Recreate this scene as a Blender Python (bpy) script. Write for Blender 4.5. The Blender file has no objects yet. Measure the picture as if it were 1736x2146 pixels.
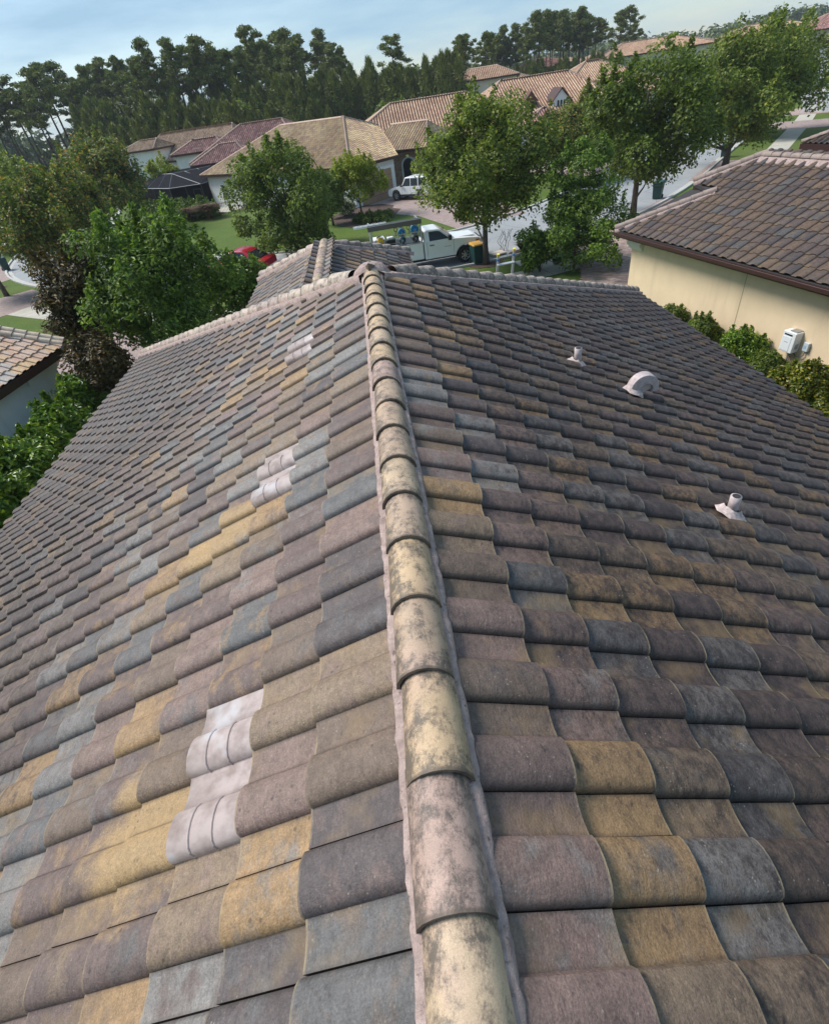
import bpy, math, random
import numpy as np
from mathutils import Matrix, Vector
S = bpy.context.scene
C = S.collection
# ------------------------------------------------------------ camera, light, exposure
GH = 8.0                                   # the lens is 8 m above the ground
def cam_axes():
    p = math.radians(39); r = math.radians(9); yw = math.radians(-0.06)
    fwd = Vector((0, math.cos(p), -math.sin(p))); up = Vector((0, math.sin(p), math.cos(p))); rt = Vector((1, 0, 0))
    up2 = up*math.cos(r)+rt*math.sin(r); rt2 = rt*math.cos(r)-up*math.sin(r)
    R = Matrix.Rotation(yw, 3, 'Z')
    return R@rt2, R@up2, R@fwd
RT, UP, FW = cam_axes()
cd = bpy.data.cameras.new('camera'); cam = bpy.data.objects.new('camera', cd); C.objects.link(cam)
cd.sensor_fit = 'HORIZONTAL'; cd.sensor_width = 36; cd.lens = 1082/1736*36
cd.clip_start = 0.05; cd.clip_end = 5000
M = Matrix((( RT.x, UP.x, -FW.x, 0), (RT.y, UP.y, -FW.y, 0), (RT.z, UP.z, -FW.z, GH), (0, 0, 0, 1)))
cam.matrix_world = M
S.camera = cam
def proj(p):
    d = Vector(p)-Vector((0, 0, GH)); w = d.dot(FW)
    if w < .05: return None
    return (868+1082*d.dot(RT)/w, 1073-1082*d.dot(UP)/w, w)

SUN_EL, SUN_AZ = 48, -64                    # azimuth from +Y towards +X
wd = bpy.data.worlds.new('World'); S.world = wd; wd.use_nodes = True
nt = wd.node_tree; nt.nodes.clear(); L = nt.links
sky = nt.nodes.new('ShaderNodeTexSky'); sky.sky_type = 'NISHITA'; sky.sun_disc = False
sky.sun_elevation = math.radians(SUN_EL); sky.sun_rotation = math.radians(SUN_AZ)
sky.air_density = 1.0; sky.dust_density = .5; sky.ozone_density = 1.2
tc = nt.nodes.new('ShaderNodeTexCoord')
mp = nt.nodes.new('ShaderNodeMapping'); mp.inputs['Scale'].default_value = (1.6, 1.1, 9.0); mp.inputs['Rotation'].default_value = (0.05, -.16, 0)
L.new(tc.outputs['Generated'], mp.inputs['Vector'])
nz = nt.nodes.new('ShaderNodeTexNoise'); nz.inputs['Scale'].default_value = 2.1; nz.inputs['Detail'].default_value = 6; nz.inputs['Roughness'].default_value = .55
L.new(mp.outputs[0], nz.inputs['Vector'])
rp = nt.nodes.new('ShaderNodeMapRange'); rp.inputs[1].default_value = .40; rp.inputs[2].default_value = .66; rp.inputs[3].default_value = .30; rp.inputs[4].default_value = .90
L.new(nz.outputs[0], rp.inputs[0])
mx = nt.nodes.new('ShaderNodeMix'); mx.data_type = 'RGBA'
L.new(rp.outputs[0], mx.inputs['Factor']); L.new(sky.outputs[0], mx.inputs['A'])
mx.inputs['B'].default_value = (2.6, 4.0, 5.3, 1)
bg = nt.nodes.new('ShaderNodeBackground'); bg.inputs['Strength'].default_value = .082
L.new(mx.outputs['Result'], bg.inputs['Color'])
wo = nt.nodes.new('ShaderNodeOutputWorld'); L.new(bg.outputs[0], wo.inputs['Surface'])

sd = bpy.data.lights.new('sun', 'SUN'); so = bpy.data.objects.new('sun', sd); C.objects.link(so)
sd.energy = 2.65; sd.angle = math.radians(24); sd.color = (1, .965, .92)
el, az = math.radians(SUN_EL), math.radians(SUN_AZ)
sdir = Vector((math.sin(az)*math.cos(el), math.cos(az)*math.cos(el), math.sin(el)))
so.rotation_euler = sdir.to_track_quat('Z', 'Y').to_euler(); so.location = (0, 0, 60)
S.view_settings.view_transform = 'Standard'; S.view_settings.look = 'None'
S.view_settings.exposure = 0.86; S.view_settings.gamma = 1
S.cycles.max_bounces = 6; S.cycles.diffuse_bounces = 3; S.cycles.transparent_max_bounces = 8

# ------------------------------------------------------------ materials
class NT:
    def __init__(s, name):
        s.m = bpy.data.materials.new(name); s.m.use_nodes = True
        s.t = s.m.node_tree; s.n = s.t.nodes; s.b = s.n['Principled BSDF']
    def link(s, a, b):
        s.t.links.new(a, b)
    def set(s, inp, v):
        if hasattr(v, 'is_output') or isinstance(v, bpy.types.NodeSocket): s.link(v, inp)
        else: inp.default_value = v
    def math(s, op, a, b=0.0, c=None, clamp=False):
        n = s.n.new('ShaderNodeMath'); n.operation = op; n.use_clamp = clamp
        s.set(n.inputs[0], a); s.set(n.inputs[1], b)
        if c is not None: s.set(n.inputs[2], c)
        return n.outputs[0]
    def mr(s, v, a, b, c=0.0, d=1.0, smooth=False):
        n = s.n.new('ShaderNodeMapRange'); n.interpolation_type = 'SMOOTHSTEP' if smooth else 'LINEAR'
        s.set(n.inputs[0], v)
        for i, x in enumerate((a, b, c, d)): n.inputs[i+1].default_value = x
        return n.outputs[0]
    def mix(s, f, a, b, mode='MIX'):
        n = s.n.new('ShaderNodeMix'); n.data_type = 'RGBA'; n.blend_type = mode
        s.set(n.inputs['Factor'], f)
        for k, v in (('A', a), ('B', b)):
            if isinstance(v, tuple) and len(v) == 3: v = (*v, 1)
            s.set(n.inputs[k], v)
        return n.outputs['Result']
    def noise(s, vec, scale, detail=4, rough=.6, out=0):
        n = s.n.new('ShaderNodeTexNoise'); n.inputs['Scale'].default_value = scale
        n.inputs['Detail'].default_value = detail; n.inputs['Roughness'].default_value = rough
        if vec is not None: s.link(vec, n.inputs['Vector'])
        return n.outputs[out]
    def vmap(s, vec, scale=(1, 1, 1), rot=(0, 0, 0), loc=(0, 0, 0)):
        n = s.n.new('ShaderNodeMapping'); s.link(vec, n.inputs['Vector'])
        n.inputs['Scale'].default_value = scale; n.inputs['Rotation'].default_value = rot; n.inputs['Location'].default_value = loc
        return n.outputs[0]
    def ramp(s, v, stops, interp='LINEAR'):
        n = s.n.new('ShaderNodeValToRGB'); n.color_ramp.interpolation = interp
        e = n.color_ramp.elements
        while len(e) < len(stops): e.new(.5)
        for i, (p, c) in enumerate(stops): e[i].position = p; e[i].color = (*c, 1)
        s.link(v, n.inputs[0]); return n.outputs[0]
    def bump(s, h, strength=.3, dist=.01):
        n = s.n.new('ShaderNodeBump'); n.inputs['Strength'].default_value = strength; n.inputs['Distance'].default_value = dist
        s.link(h, n.inputs['Height']); s.link(n.outputs[0], s.b.inputs['Normal']); return n
    def coord(s, k='Object'):
        return s.n.new('ShaderNodeTexCoord').outputs[k]
    def pos(s):
        return s.n.new('ShaderNodeNewGeometry').outputs['Position']
    def col(s, v): s.set(s.b.inputs['Base Color'], (*v, 1) if isinstance(v, tuple) else v)

def plain(name, col, rough=.5, metal=0, var=0.0, scale=6, bump=0.0, bscale=40, spec=.5, emit=None):
    t = NT(name); t.b.inputs['Roughness'].default_value = rough; t.b.inputs['Metallic'].default_value = metal
    t.b.inputs['Specular IOR Level'].default_value = spec
    if var:
        o = t.coord(); n = t.noise(o, scale, 5, .65)
        f = t.mr(n, .3, .7, 1-var, 1+var)
        c = t.mix(1.0, tuple(col), f, 'MULTIPLY'); t.col(c)
    else: t.col(tuple(col))
    if bump: t.bump(t.noise(t.coord(), bscale, 4, .6), bump, .02)
    return t.m

def tile_mat(name, stops, dirt_shadow_col=(.050, .038, .036), pale=(.45, .38, .30), mode='near', gain=1.0, soil=1.0):
    """concrete tile: colour per tile, weathering streaks, stains, worn butt edge"""
    t = NT(name)
    oi = t.n.new('ShaderNodeObjectInfo'); at = t.n.new('ShaderNodeAttribute'); at.attribute_name = 'tid'
    r = t.math('FRACT', t.math('ADD', oi.outputs['Random'], at.outputs['Fac']))
    r2 = t.math('FRACT', t.math('MULTIPLY', r, 37.73)); r3 = t.math('FRACT', t.math('MULTIPLY', r, 91.17))
    base = t.ramp(r, stops, 'CONSTANT')
    second = t.ramp(r2, stops, 'CONSTANT')
    P = t.pos()
    uvn = t.n.new('ShaderNodeUVMap'); sep = t.n.new('ShaderNodeSeparateXYZ'); t.link(uvn.outputs[0], sep.inputs[0])
    U, V = sep.outputs[0], sep.outputs[1]
    off = t.n.new('ShaderNodeCombineXYZ'); t.set(off.inputs[0], t.math('MULTIPLY', r, 90.)); t.set(off.inputs[1], t.math('MULTIPLY', r2, 50.)); t.set(off.inputs[2], t.math('MULTIPLY', r3, 70.))
    add = t.n.new('ShaderNodeVectorMath'); add.operation = 'ADD'; t.link(uvn.outputs[0], add.inputs[0]); t.link(off.outputs[0], add.inputs[1])
    q = add.outputs[0]
    if mode == 'far':
        c = base
        c = t.mix(t.mr(t.noise(P, .35, 3), .35, .7), c, t.mix(1., c, (.72, .68, .66), 'MULTIPLY'))
        # pans darkened for contrast; shadow of the butt above painted into each lap
        c = t.mix(t.mr(U, .38, .47, .85, 0.), c, dirt_shadow_col); c = t.mix(t.mr(V, .16, .02, 0, .8), c, dirt_shadow_col)
    else:
        # flashed colour inside the tile
        n1 = t.noise(t.vmap(q, (1.3, 2.0, 1)), 1.6, 5, .62)
        c = t.mix(t.mr(n1, .50, .68, 0, .8), base, second)
        c = t.mix(1.0, c, t.mr(t.noise(q, 3.2, 6, .7), .25, .75, .72, 1.22), 'MULTIPLY')
        # diagonal brushed streaks
        n2 = t.noise(t.vmap(q, (7, 26, 1), (0, 0, .75)), 1.0, 6, .75)
        c = t.mix(t.mr(n2, .50, .72, 0, .42), c, dirt_shadow_col)
        c = t.mix(t.mr(n2, .44, .26, 0, .22), c, pale)
        blot = t.mr(t.noise(t.vmap(q, (2.5, 2.5, 1)), 1.1, 4, .6), .48, .66)
        scr = t.mr(t.noise(t.vmap(q, (16, 52, 1), (0, 0, .8)), 1.0, 5, .8), .54, .70)
        c = t.mix(t.math('MULTIPLY', t.math('MULTIPLY', blot, scr), .6), c, (.44, .37, .31))
        if soil and gain == 1.0:
            # rusty gold wash below the metal vents
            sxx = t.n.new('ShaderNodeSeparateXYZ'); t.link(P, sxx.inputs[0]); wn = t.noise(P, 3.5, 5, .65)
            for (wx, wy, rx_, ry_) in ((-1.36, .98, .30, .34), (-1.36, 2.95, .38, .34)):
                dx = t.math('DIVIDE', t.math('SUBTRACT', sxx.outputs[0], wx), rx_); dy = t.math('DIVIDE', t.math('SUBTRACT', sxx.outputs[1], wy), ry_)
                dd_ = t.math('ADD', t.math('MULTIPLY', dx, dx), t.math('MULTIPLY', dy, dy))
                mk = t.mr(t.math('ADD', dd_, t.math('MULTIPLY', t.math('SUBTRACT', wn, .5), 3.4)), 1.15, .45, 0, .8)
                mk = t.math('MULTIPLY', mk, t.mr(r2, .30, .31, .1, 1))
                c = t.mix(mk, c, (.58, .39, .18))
        # smudges of algae
        n3 = t.noise(t.vmap(q, (3.4, 5.6, 1), (0, 0, .6)), 1.4, 8, .80)
        sx = t.n.new('ShaderNodeSeparateXYZ'); t.link(P, sx.inputs[0])
        X, Y = sx.outputs[0], sx.outputs[1]
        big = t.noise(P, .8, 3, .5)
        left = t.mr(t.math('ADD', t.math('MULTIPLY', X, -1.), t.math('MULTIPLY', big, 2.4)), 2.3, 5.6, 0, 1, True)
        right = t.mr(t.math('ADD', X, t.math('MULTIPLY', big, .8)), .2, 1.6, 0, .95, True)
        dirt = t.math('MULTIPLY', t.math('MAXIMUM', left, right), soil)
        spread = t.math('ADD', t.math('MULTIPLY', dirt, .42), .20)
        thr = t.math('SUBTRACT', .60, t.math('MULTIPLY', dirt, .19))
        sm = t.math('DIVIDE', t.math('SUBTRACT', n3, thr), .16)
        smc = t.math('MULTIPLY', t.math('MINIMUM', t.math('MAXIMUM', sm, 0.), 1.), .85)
        c = t.mix(smc, c, dirt_shadow_col)
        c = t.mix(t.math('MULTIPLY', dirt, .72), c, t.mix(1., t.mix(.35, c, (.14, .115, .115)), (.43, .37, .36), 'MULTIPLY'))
        # fine speckle of the cement coat
        sp = t.noise(P, 150, 4, .8)
        c = t.mix(1., c, t.mr(sp, .32, .68, .66, 1.30), 'MULTIPLY')
        c = t.mix(1., c, t.mr(t.noise(P, 34, 5, .75), .32, .68, .80, 1.16), 'MULTIPLY')
        vo = t.n.new('ShaderNodeTexVoronoi'); vo.inputs['Scale'].default_value = 42; t.link(P, vo.inputs[0])
        spot = t.math('MULTIPLY', t.mr(vo.outputs['Distance'], .16, .10), t.mr(t.noise(P, 5, 3), .52, .6))
        c = t.mix(t.math('MULTIPLY', spot, .55), c, (.50, .46, .38))
        vo2 = t.n.new('ShaderNodeTexVoronoi'); vo2.inputs['Scale'].default_value = 23; t.link(P, vo2.inputs[0])
        c = t.mix(t.math('MULTIPLY', t.mr(vo2.outputs['Distance'], .20, .10), t.math('MULTIPLY', t.mr(t.noise(P, 4, 3), .50, .6), .6)), c, dirt_shadow_col)
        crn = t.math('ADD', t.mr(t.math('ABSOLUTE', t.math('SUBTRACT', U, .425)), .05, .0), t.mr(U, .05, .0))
        c = t.mix(t.math('MULTIPLY', t.math('MINIMUM', crn, 1.), .55), c, dirt_shadow_col)
        # worn pale rim on the butt edge, dirt line in the lap
        rim = t.math('MULTIPLY', t.mr(V, .976, .992), t.mr(t.noise(P, 9, 3), .40, .65, .05, .65))
        c = t.mix(rim, c, (.50, .40, .24))
        c = t.mix(t.mr(V, .10, .0, 0, .55), c, dirt_shadow_col)
        # water-run gold in the pans
        pan = t.math('MULTIPLY', t.mr(U, .34, .44, 1, 0), t.mr(t.noise(t.vmap(P, (3, 3, 3)), 1.3, 3), .5, .65, 0, .35))
        c = t.mix(pan, c, (.40, .27, .12))
    c = t.mix(1., c, (gain*1.01*(.70 if soil and mode != 'far' else 1), gain*.975*(.70 if soil and mode != 'far' else 1), gain*.94*(.70 if soil and mode != 'far' else 1)), 'MULTIPLY')
    t.col(c)
    t.b.inputs['Roughness'].default_value = .60 if mode != 'far' else .7; t.b.inputs['Specular IOR Level'].default_value = .42 if mode != 'far' else .35
    if mode != 'far':
        h = t.math('ADD', t.noise(P, 120, 4, .7), t.math('MULTIPLY', t.noise(t.vmap(q, (3, 9, 1), (0, 0, .75)), 2.0, 5, .7), 1.6))
        t.bump(h, .6, .005)
    return t.m
MV = (.210, .150, .134); BR = (.245, .178, .135); SL = (.185, .182, .182); GD = (.47, .305, .155); TN = (.34, .25, .17); DK = (.14, .115, .115); LG = (.31, .295, .28); PK = (.32, .222, .190)
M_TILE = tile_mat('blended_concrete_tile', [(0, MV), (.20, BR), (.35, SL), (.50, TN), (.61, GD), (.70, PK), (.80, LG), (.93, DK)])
M_TILE_Y = tile_mat('brown_blend_concrete_tile', [(0, MV), (.20, BR), (.46, SL), (.56, DK), (.70, (.30, .20, .13)), (.88, (.26, .2, .17))], gain=.80, soil=.55)
M_TILE_L = tile_mat('peach_blend_concrete_tile', [(0, (.66, .44, .31)), (.25, (.70, .48, .27)), (.45, (.64, .48, .38)), (.62, (.50, .46, .42)), (.78, (.62, .40, .29))], gain=1.0, soil=0.0)
M_TILE_TAN = tile_mat('straw_blend_clay_tile', [(0, (.68, .50, .29)), (.35, (.60, .43, .29)), (.6, (.72, .58, .34)), (.8, (.50, .35, .25))], mode='far', dirt_shadow_col=(.11, .07, .045))
M_TILE_PINK = tile_mat('salmon_blend_clay_tile', [(0, (.58, .40, .27)), (.35, (.54, .35, .24)), (.6, (.62, .47, .32)), (.8, (.46, .29, .20))], mode='far', dirt_shadow_col=(.11, .05, .035))
M_TILE_MAUVE = tile_mat('mauve_blend_clay_tile', [(0, (.42, .21, .19)), (.35, (.34, .18, .16)), (.6, (.52, .33, .29)), (.8, (.26, .14, .13))], mode='far', dirt_shadow_col=(.06, .032, .03))
M_TILE_WARM = tile_mat('buff_brown_clay_tile', [(0, (.60, .43, .29)), (.35, (.52, .36, .24)), (.6, (.66, .50, .34)), (.8, (.42, .28, .20))], mode='far', dirt_shadow_col=(.09, .055, .04))

def cap_mat(name, stops, k=1.0):
    t = NT(name); oi = t.n.new('ShaderNodeObjectInfo'); at = t.n.new('ShaderNodeAttribute'); at.attribute_name = 'tid'
    r = t.math('FRACT', t.math('ADD', oi.outputs['Random'], at.outputs['Fac'])); c = t.ramp(r, stops, 'CONSTANT'); P = t.pos()
    uvn = t.n.new('ShaderNodeUVMap'); sep = t.n.new('ShaderNodeSeparateXYZ'); t.link(uvn.outputs[0], sep.inputs[0])
    U, V = sep.outputs[0], sep.outputs[1]
    c = t.mix(1., c, t.mr(t.noise(P, 7, 5, .65), .3, .7, .82, 1.15), 'MULTIPLY')
    c = t.mix(t.mr(t.noise(P, 5, 3, .6), .5, .7, 0, .5), c, (.42, .28, .22))
    alg = t.math('ADD', t.math('ADD', t.noise(t.vmap(P, (1, .8, 1)), 13, 9, .82), t.mr(U, .55, 1.0, -.02, .09)), t.math('ADD', t.mr(V, .70, .97, 0, .05), t.mr(V, .28, .12, 0, .05)))
    c = t.mix(t.mr(alg, .465, .60, 0, .84*k), c, (.07, .06, .05))
    c = t.mix(1., c, t.mr(t.noise(P, 300, 2, .6), .3, .7, .85, 1.15), 'MULTIPLY')
    edge = t.mr(V, .965, .985); c = t.mix(t.math('MULTIPLY', edge, .75), c, (.10, .075, .055))
    t.col(c); t.b.inputs['Roughness'].default_value = .62; t.b.inputs['Specular IOR Level'].default_value = .5
    t.bump(t.math('ADD', t.noise(P, 150, 4, .7), t.noise(P, 20, 4, .6)), .3, .004); return t.m
M_CAP = cap_mat('buff_ridge_tile', [(0, (.49, .345, .205)), (.3, (.42, .30, .205)), (.55, (.49, .36, .235)), (.8, (.40, .275, .22))])
M_CAP_R = cap_mat('rosy_ridge_tile', [(0, (.47, .36, .29)), (.4, (.41, .31, .26)), (.7, (.50, .40, .31))])
M_CAP_Y = cap_mat('neighbour_ridge_tile', [(0, (.31, .235, .20)), (.5, (.28, .21, .175))], .4)
M_CAP_L = cap_mat('peach_ridge_tile', [(0, (.62, .50, .38)), (.5, (.64, .50, .36))], .2)
M_CAP_FAR = cap_mat('far_ridge_tile', [(0, (.48, .33, .24)), (.5, (.44, .30, .23))], .3)
def mortar():
    t = NT('tinted_mortar'); P = t.pos()
    c = t.mix(t.mr(t.noise(P, 14, 5, .7), .35, .65), (.47, .35, .31), (.28, .20, .175))
    c = t.mix(t.mr(t.noise(P, 40, 4), .6, .75), c, (.08, .06, .055)); t.col(c)
    t.b.inputs['Roughness'].default_value = .85; t.bump(t.noise(P, 30, 5, .7), .8, .02); return t.m
M_MORTAR = mortar()
def vent_mat():
    t = NT('lavender_painted_metal'); P = t.pos(); o = t.coord()
    c = t.mix(t.mr(t.noise(P, 11, 5, .6), .4, .65), (.45, .37, .345), (.29, .225, .205))
    c = t.mix(t.mr(t.noise(P, 5, 3, .5), .56, .66, 0, .6), c, (.58, .57, .59)); t.col(c)
    t.b.inputs['Roughness'].default_value = .45; t.bump(t.noise(P, 60, 4), .2, .004); return t.m
M_VENT = vent_mat()
M_PIPE = plain('pinkish_painted_pipe', (.46, .38, .37), .55, var=.25, scale=20, bump=.2)
M_FLASH = plain('pinkish_flashing_cement', (.52, .42, .39), .7, var=.4, scale=30, bump=.8, bscale=30)
M_FELT = plain('dark_underlayment', (.035, .03, .03), .9)
M_FASCIA = plain('dark_brown_fascia', (.045, .018, .016), .4)
def stucco(name, col, bs=.35):
    t = NT(name); P = t.pos()
    c = t.mix(1., tuple(col), t.mr(t.noise(P, 1.1, 5, .6), .3, .7, .93, 1.05), 'MULTIPLY')
    c = t.mix(t.mr(t.noise(t.vmap(P, (2, 2, .25)), 1.2, 5, .65), .54, .75, 0, .30), c, tuple(x*.66 for x in col))
    c = t.mix(1., c, t.mr(t.noise(P, 90, 3, .6), .3, .7, .95, 1.04), 'MULTIPLY'); t.col(c)
    t.b.inputs['Roughness'].default_value = .9; t.bump(t.noise(P, 55, 5, .65), bs, .01); return t.m
M_ST_Y = stucco('yellow_stucco', (.76, .59, .385)); M_ST_W = stucco('white_stucco', (.74, .73, .70)); M_ST_G = stucco('grey_white_stucco', (.80, .80, .77))
M_ST_C = stucco('cream_stucco', (.62, .55, .45)); M_ST_P = stucco('buff_stucco', (.55, .44, .36))
M_TRIM = plain('cream_trim', (.75, .70, .58), .7, var=.06)
M_WHITE = plain('white_trim', (.78, .78, .76), .6)
def glassm(name='dark_window_glass', col=(.02, .025, .03)):
    t = NT(name); t.col(tuple(col)); t.b.inputs['Roughness'].default_value = .12; t.b.inputs['Specular IOR Level'].default_value = .35; return t.m
M_GLASS = glassm()
def stone():
    t = NT('ledge_stone'); b = t.n.new('ShaderNodeTexBrick'); t.link(t.vmap(t.coord('Object'), (1, 1, 1), (math.pi/2, 0, 0)), b.inputs['Vector'])
    b.inputs['Scale'].default_value = 2.6; b.inputs['Color1'].default_value = (.40, .22, .15, 1); b.inputs['Color2'].default_value = (.55, .40, .30, 1); b.inputs['Mortar'].default_value = (.2, .13, .1, 1)
    b.inputs['Row Height'].default_value = .22; b.inputs['Brick Width'].default_value = .7
    t.col(b.outputs[0]); t.b.inputs['Roughness'].default_value = .9; t.bump(b.outputs['Fac'], -.6, .02); return t.m
M_STONE = stone()
M_GARAGE = plain('tan_garage_door', (.36, .22, .14), .6, var=.1)

def leafm(name, stops, trans=.38, rough=.5, big=.9):
    t = NT(name); g = t.n.new('ShaderNodeNewGeometry')
    c = t.ramp(g.outputs['Random Per Island'], stops)
    c = t.mix(1., c, t.mr(t.noise(t.coord(), big, 2, .5), .35, .65, .70, 1.25), 'MULTIPLY')
    t.col(c); t.b.inputs['Roughness'].default_value = rough; t.b.inputs['Specular IOR Level'].default_value = .35
    tr = t.n.new('ShaderNodeBsdfTranslucent'); t.link(t.mix(1., c, (1.15, 1.25, .6), 'MULTIPLY'), tr.inputs['Color'])
    ms = t.n.new('ShaderNodeMixShader'); ms.inputs[0].default_value = trans
    t.link(t.b.outputs[0], ms.inputs[1]); t.link(tr.outputs[0], ms.inputs[2]); t.link(ms.outputs[0], t.n['Material Output'].inputs[0])
    return t.m
M_LEAF = leafm('olive_green_leaf', [(0, (0.095, 0.135, 0.025)), (.5, (0.161, 0.212, 0.035)), (.85, (0.245, 0.296, 0.050)), (1, (0.377, 0.346, 0.075))])
M_LEAF_D = leafm('dark_green_leaf', [(0, (0.077, 0.120, 0.023)), (.6, (0.132, 0.178, 0.031)), (1, (0.239, 0.298, 0.043))])
M_LEAF_O = leafm('rust_tipped_leaf', [(0, (0.075, 0.115, 0.024)), (.6, (0.143, 0.184, 0.033)), (.82, (0.252, 0.264, 0.051)), (.93, (0.420, 0.299, 0.079)), (1, (0.471, 0.228, 0.068))])
M_LEAF_B = leafm('bright_green_leaf', [(0, (0.068, 0.119, 0.019)), (.6, (0.119, 0.202, 0.026)), (1, (0.257, 0.349, 0.042))], .3)
M_LEAF_G = leafm('glossy_hedge_leaf', [(0, (0.054, 0.113, 0.011)), (.6, (0.125, 0.220, 0.019)), (1, (0.305, 0.393, 0.032))], .25, .32)
M_LEAF_Y = leafm('yellow_green_leaf', [(0, (0.146, 0.200, 0.015)), (.5, (0.247, 0.300, 0.022)), (1, (0.438, 0.429, 0.044))], .35)
M_LEAF_R = leafm('bronze_red_leaf', [(0, (0.039, 0.043, 0.012)), (.5, (0.078, 0.057, 0.015)), (.85, (0.142, 0.091, 0.018)), (1, (0.220, 0.121, 0.022))], .2)
M_LEAF_V = leafm('yellowing_shrub_leaf', [(0, (0.043, 0.081, 0.010)), (.5, (0.100, 0.135, 0.012)), (.85, (0.258, 0.243, 0.017)), (1, (0.372, 0.297, 0.024))], .25, .35)
M_NEEDLE = leafm('dark_pine_needle', [(0, (0.092, 0.117, 0.027)), (.6, (0.151, 0.182, 0.037)), (1, (0.255, 0.268, 0.051))], .2, .6, .3)
M_NEEDLE_F = leafm('far_pine_needle', [(0, (0.066, 0.092, 0.031)), (.6, (0.101, 0.131, 0.041)), (1, (0.151, 0.182, 0.051))], .1, .6, .05)
M_GRASSY = leafm('reddish_fountain_grass', [(0, (.10, .07, .03)), (.5, (.20, .11, .06)), (1, (.28, .18, .10))], .2)
def bark(name, c1, c2):
    t = NT(name); P = t.coord(); n = t.noise(t.vmap(P, (9, 9, 2)), 2, 5, .7); t.col(t.mix(t.mr(n, .35, .65), c1, c2))
    t.b.inputs['Roughness'].default_value = .95; t.bump(n, .7, .03); return t.m
M_BARK = bark('grey_brown_bark', (.15, .12, .10), (.06, .045, .036)); M_BARK_P = bark('pine_bark', (.13, .10, .085), (.055, .04, .034))
# ------------------------------------------------------------ object helpers
def tagk(o, kind): o['kind'] = kind; return o
BASE = {}
def thing(name, label, cat, loc=(0, 0, 0), rz=0.0, group=None):
    o = bpy.data.objects.new(name, None); C.objects.link(o); o.empty_display_size = .2
    o.location = loc; o.rotation_euler = (0, 0, rz); o['label'] = label; o['category'] = cat
    if group: o['group'] = group
    BASE[o] = (Matrix.Translation(Vector(loc)) @ Matrix.Rotation(rz, 4, 'Z'))
    return o
def link(name, me, parent=None, world=True, mat=None, mtx=None, label=None):
    o = bpy.data.objects.new(name, me); C.objects.link(o)
    if mat is not None and len(me.materials) == 0: me.materials.append(mat)
    if mtx is not None: o.matrix_basis = mtx
    if parent is not None:
        o.parent = parent
        if world:
            b = BASE.get(parent)
            if b is not None: o.matrix_parent_inverse = b.inverted()
    b = BASE.get(parent) if parent is not None else None
    BASE[o] = (b if (b is not None and not world) else Matrix.Identity(4)) @ (mtx if mtx is not None else Matrix.Identity(4))
    if label: o['label'] = label
    return o
def top(o, label, cat, group=None):
    o['label'] = label; o['category'] = cat
    if group: o['group'] = group
    return o
def npmesh(name, V, F, uv=None, tid=None, smooth=True, mat=None, sharp=False):
    """V (n,3), F (m,k) equal-size faces"""
    V = np.asarray(V, np.float32); F = np.asarray(F, np.int32); k = F.shape[1]
    me = bpy.data.meshes.new(name); me.vertices.add(len(V)); me.vertices.foreach_set('co', V.ravel())
    me.loops.add(F.size); me.loops.foreach_set('vertex_index', F.ravel())
    me.polygons.add(len(F)); me.polygons.foreach_set('loop_start', np.arange(0, F.size, k, dtype=np.int32))
    if uv is not None:
        l = me.uv_layers.new(name='UVMap'); l.data.foreach_set('uv', np.asarray(uv, np.float32)[F.ravel()].ravel())
    if tid is not None:
        a = me.attributes.new('tid', 'FLOAT', 'FACE'); a.data.foreach_set('value', np.asarray(tid, np.float32))
    me.update(calc_edges=True)
    me.polygons.foreach_set('use_smooth', np.full(len(F), smooth))
    if sharp: me.set_sharp_from_angle(angle=math.radians(38))
    if mat is not None: me.materials.append(mat)
    return me
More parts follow.
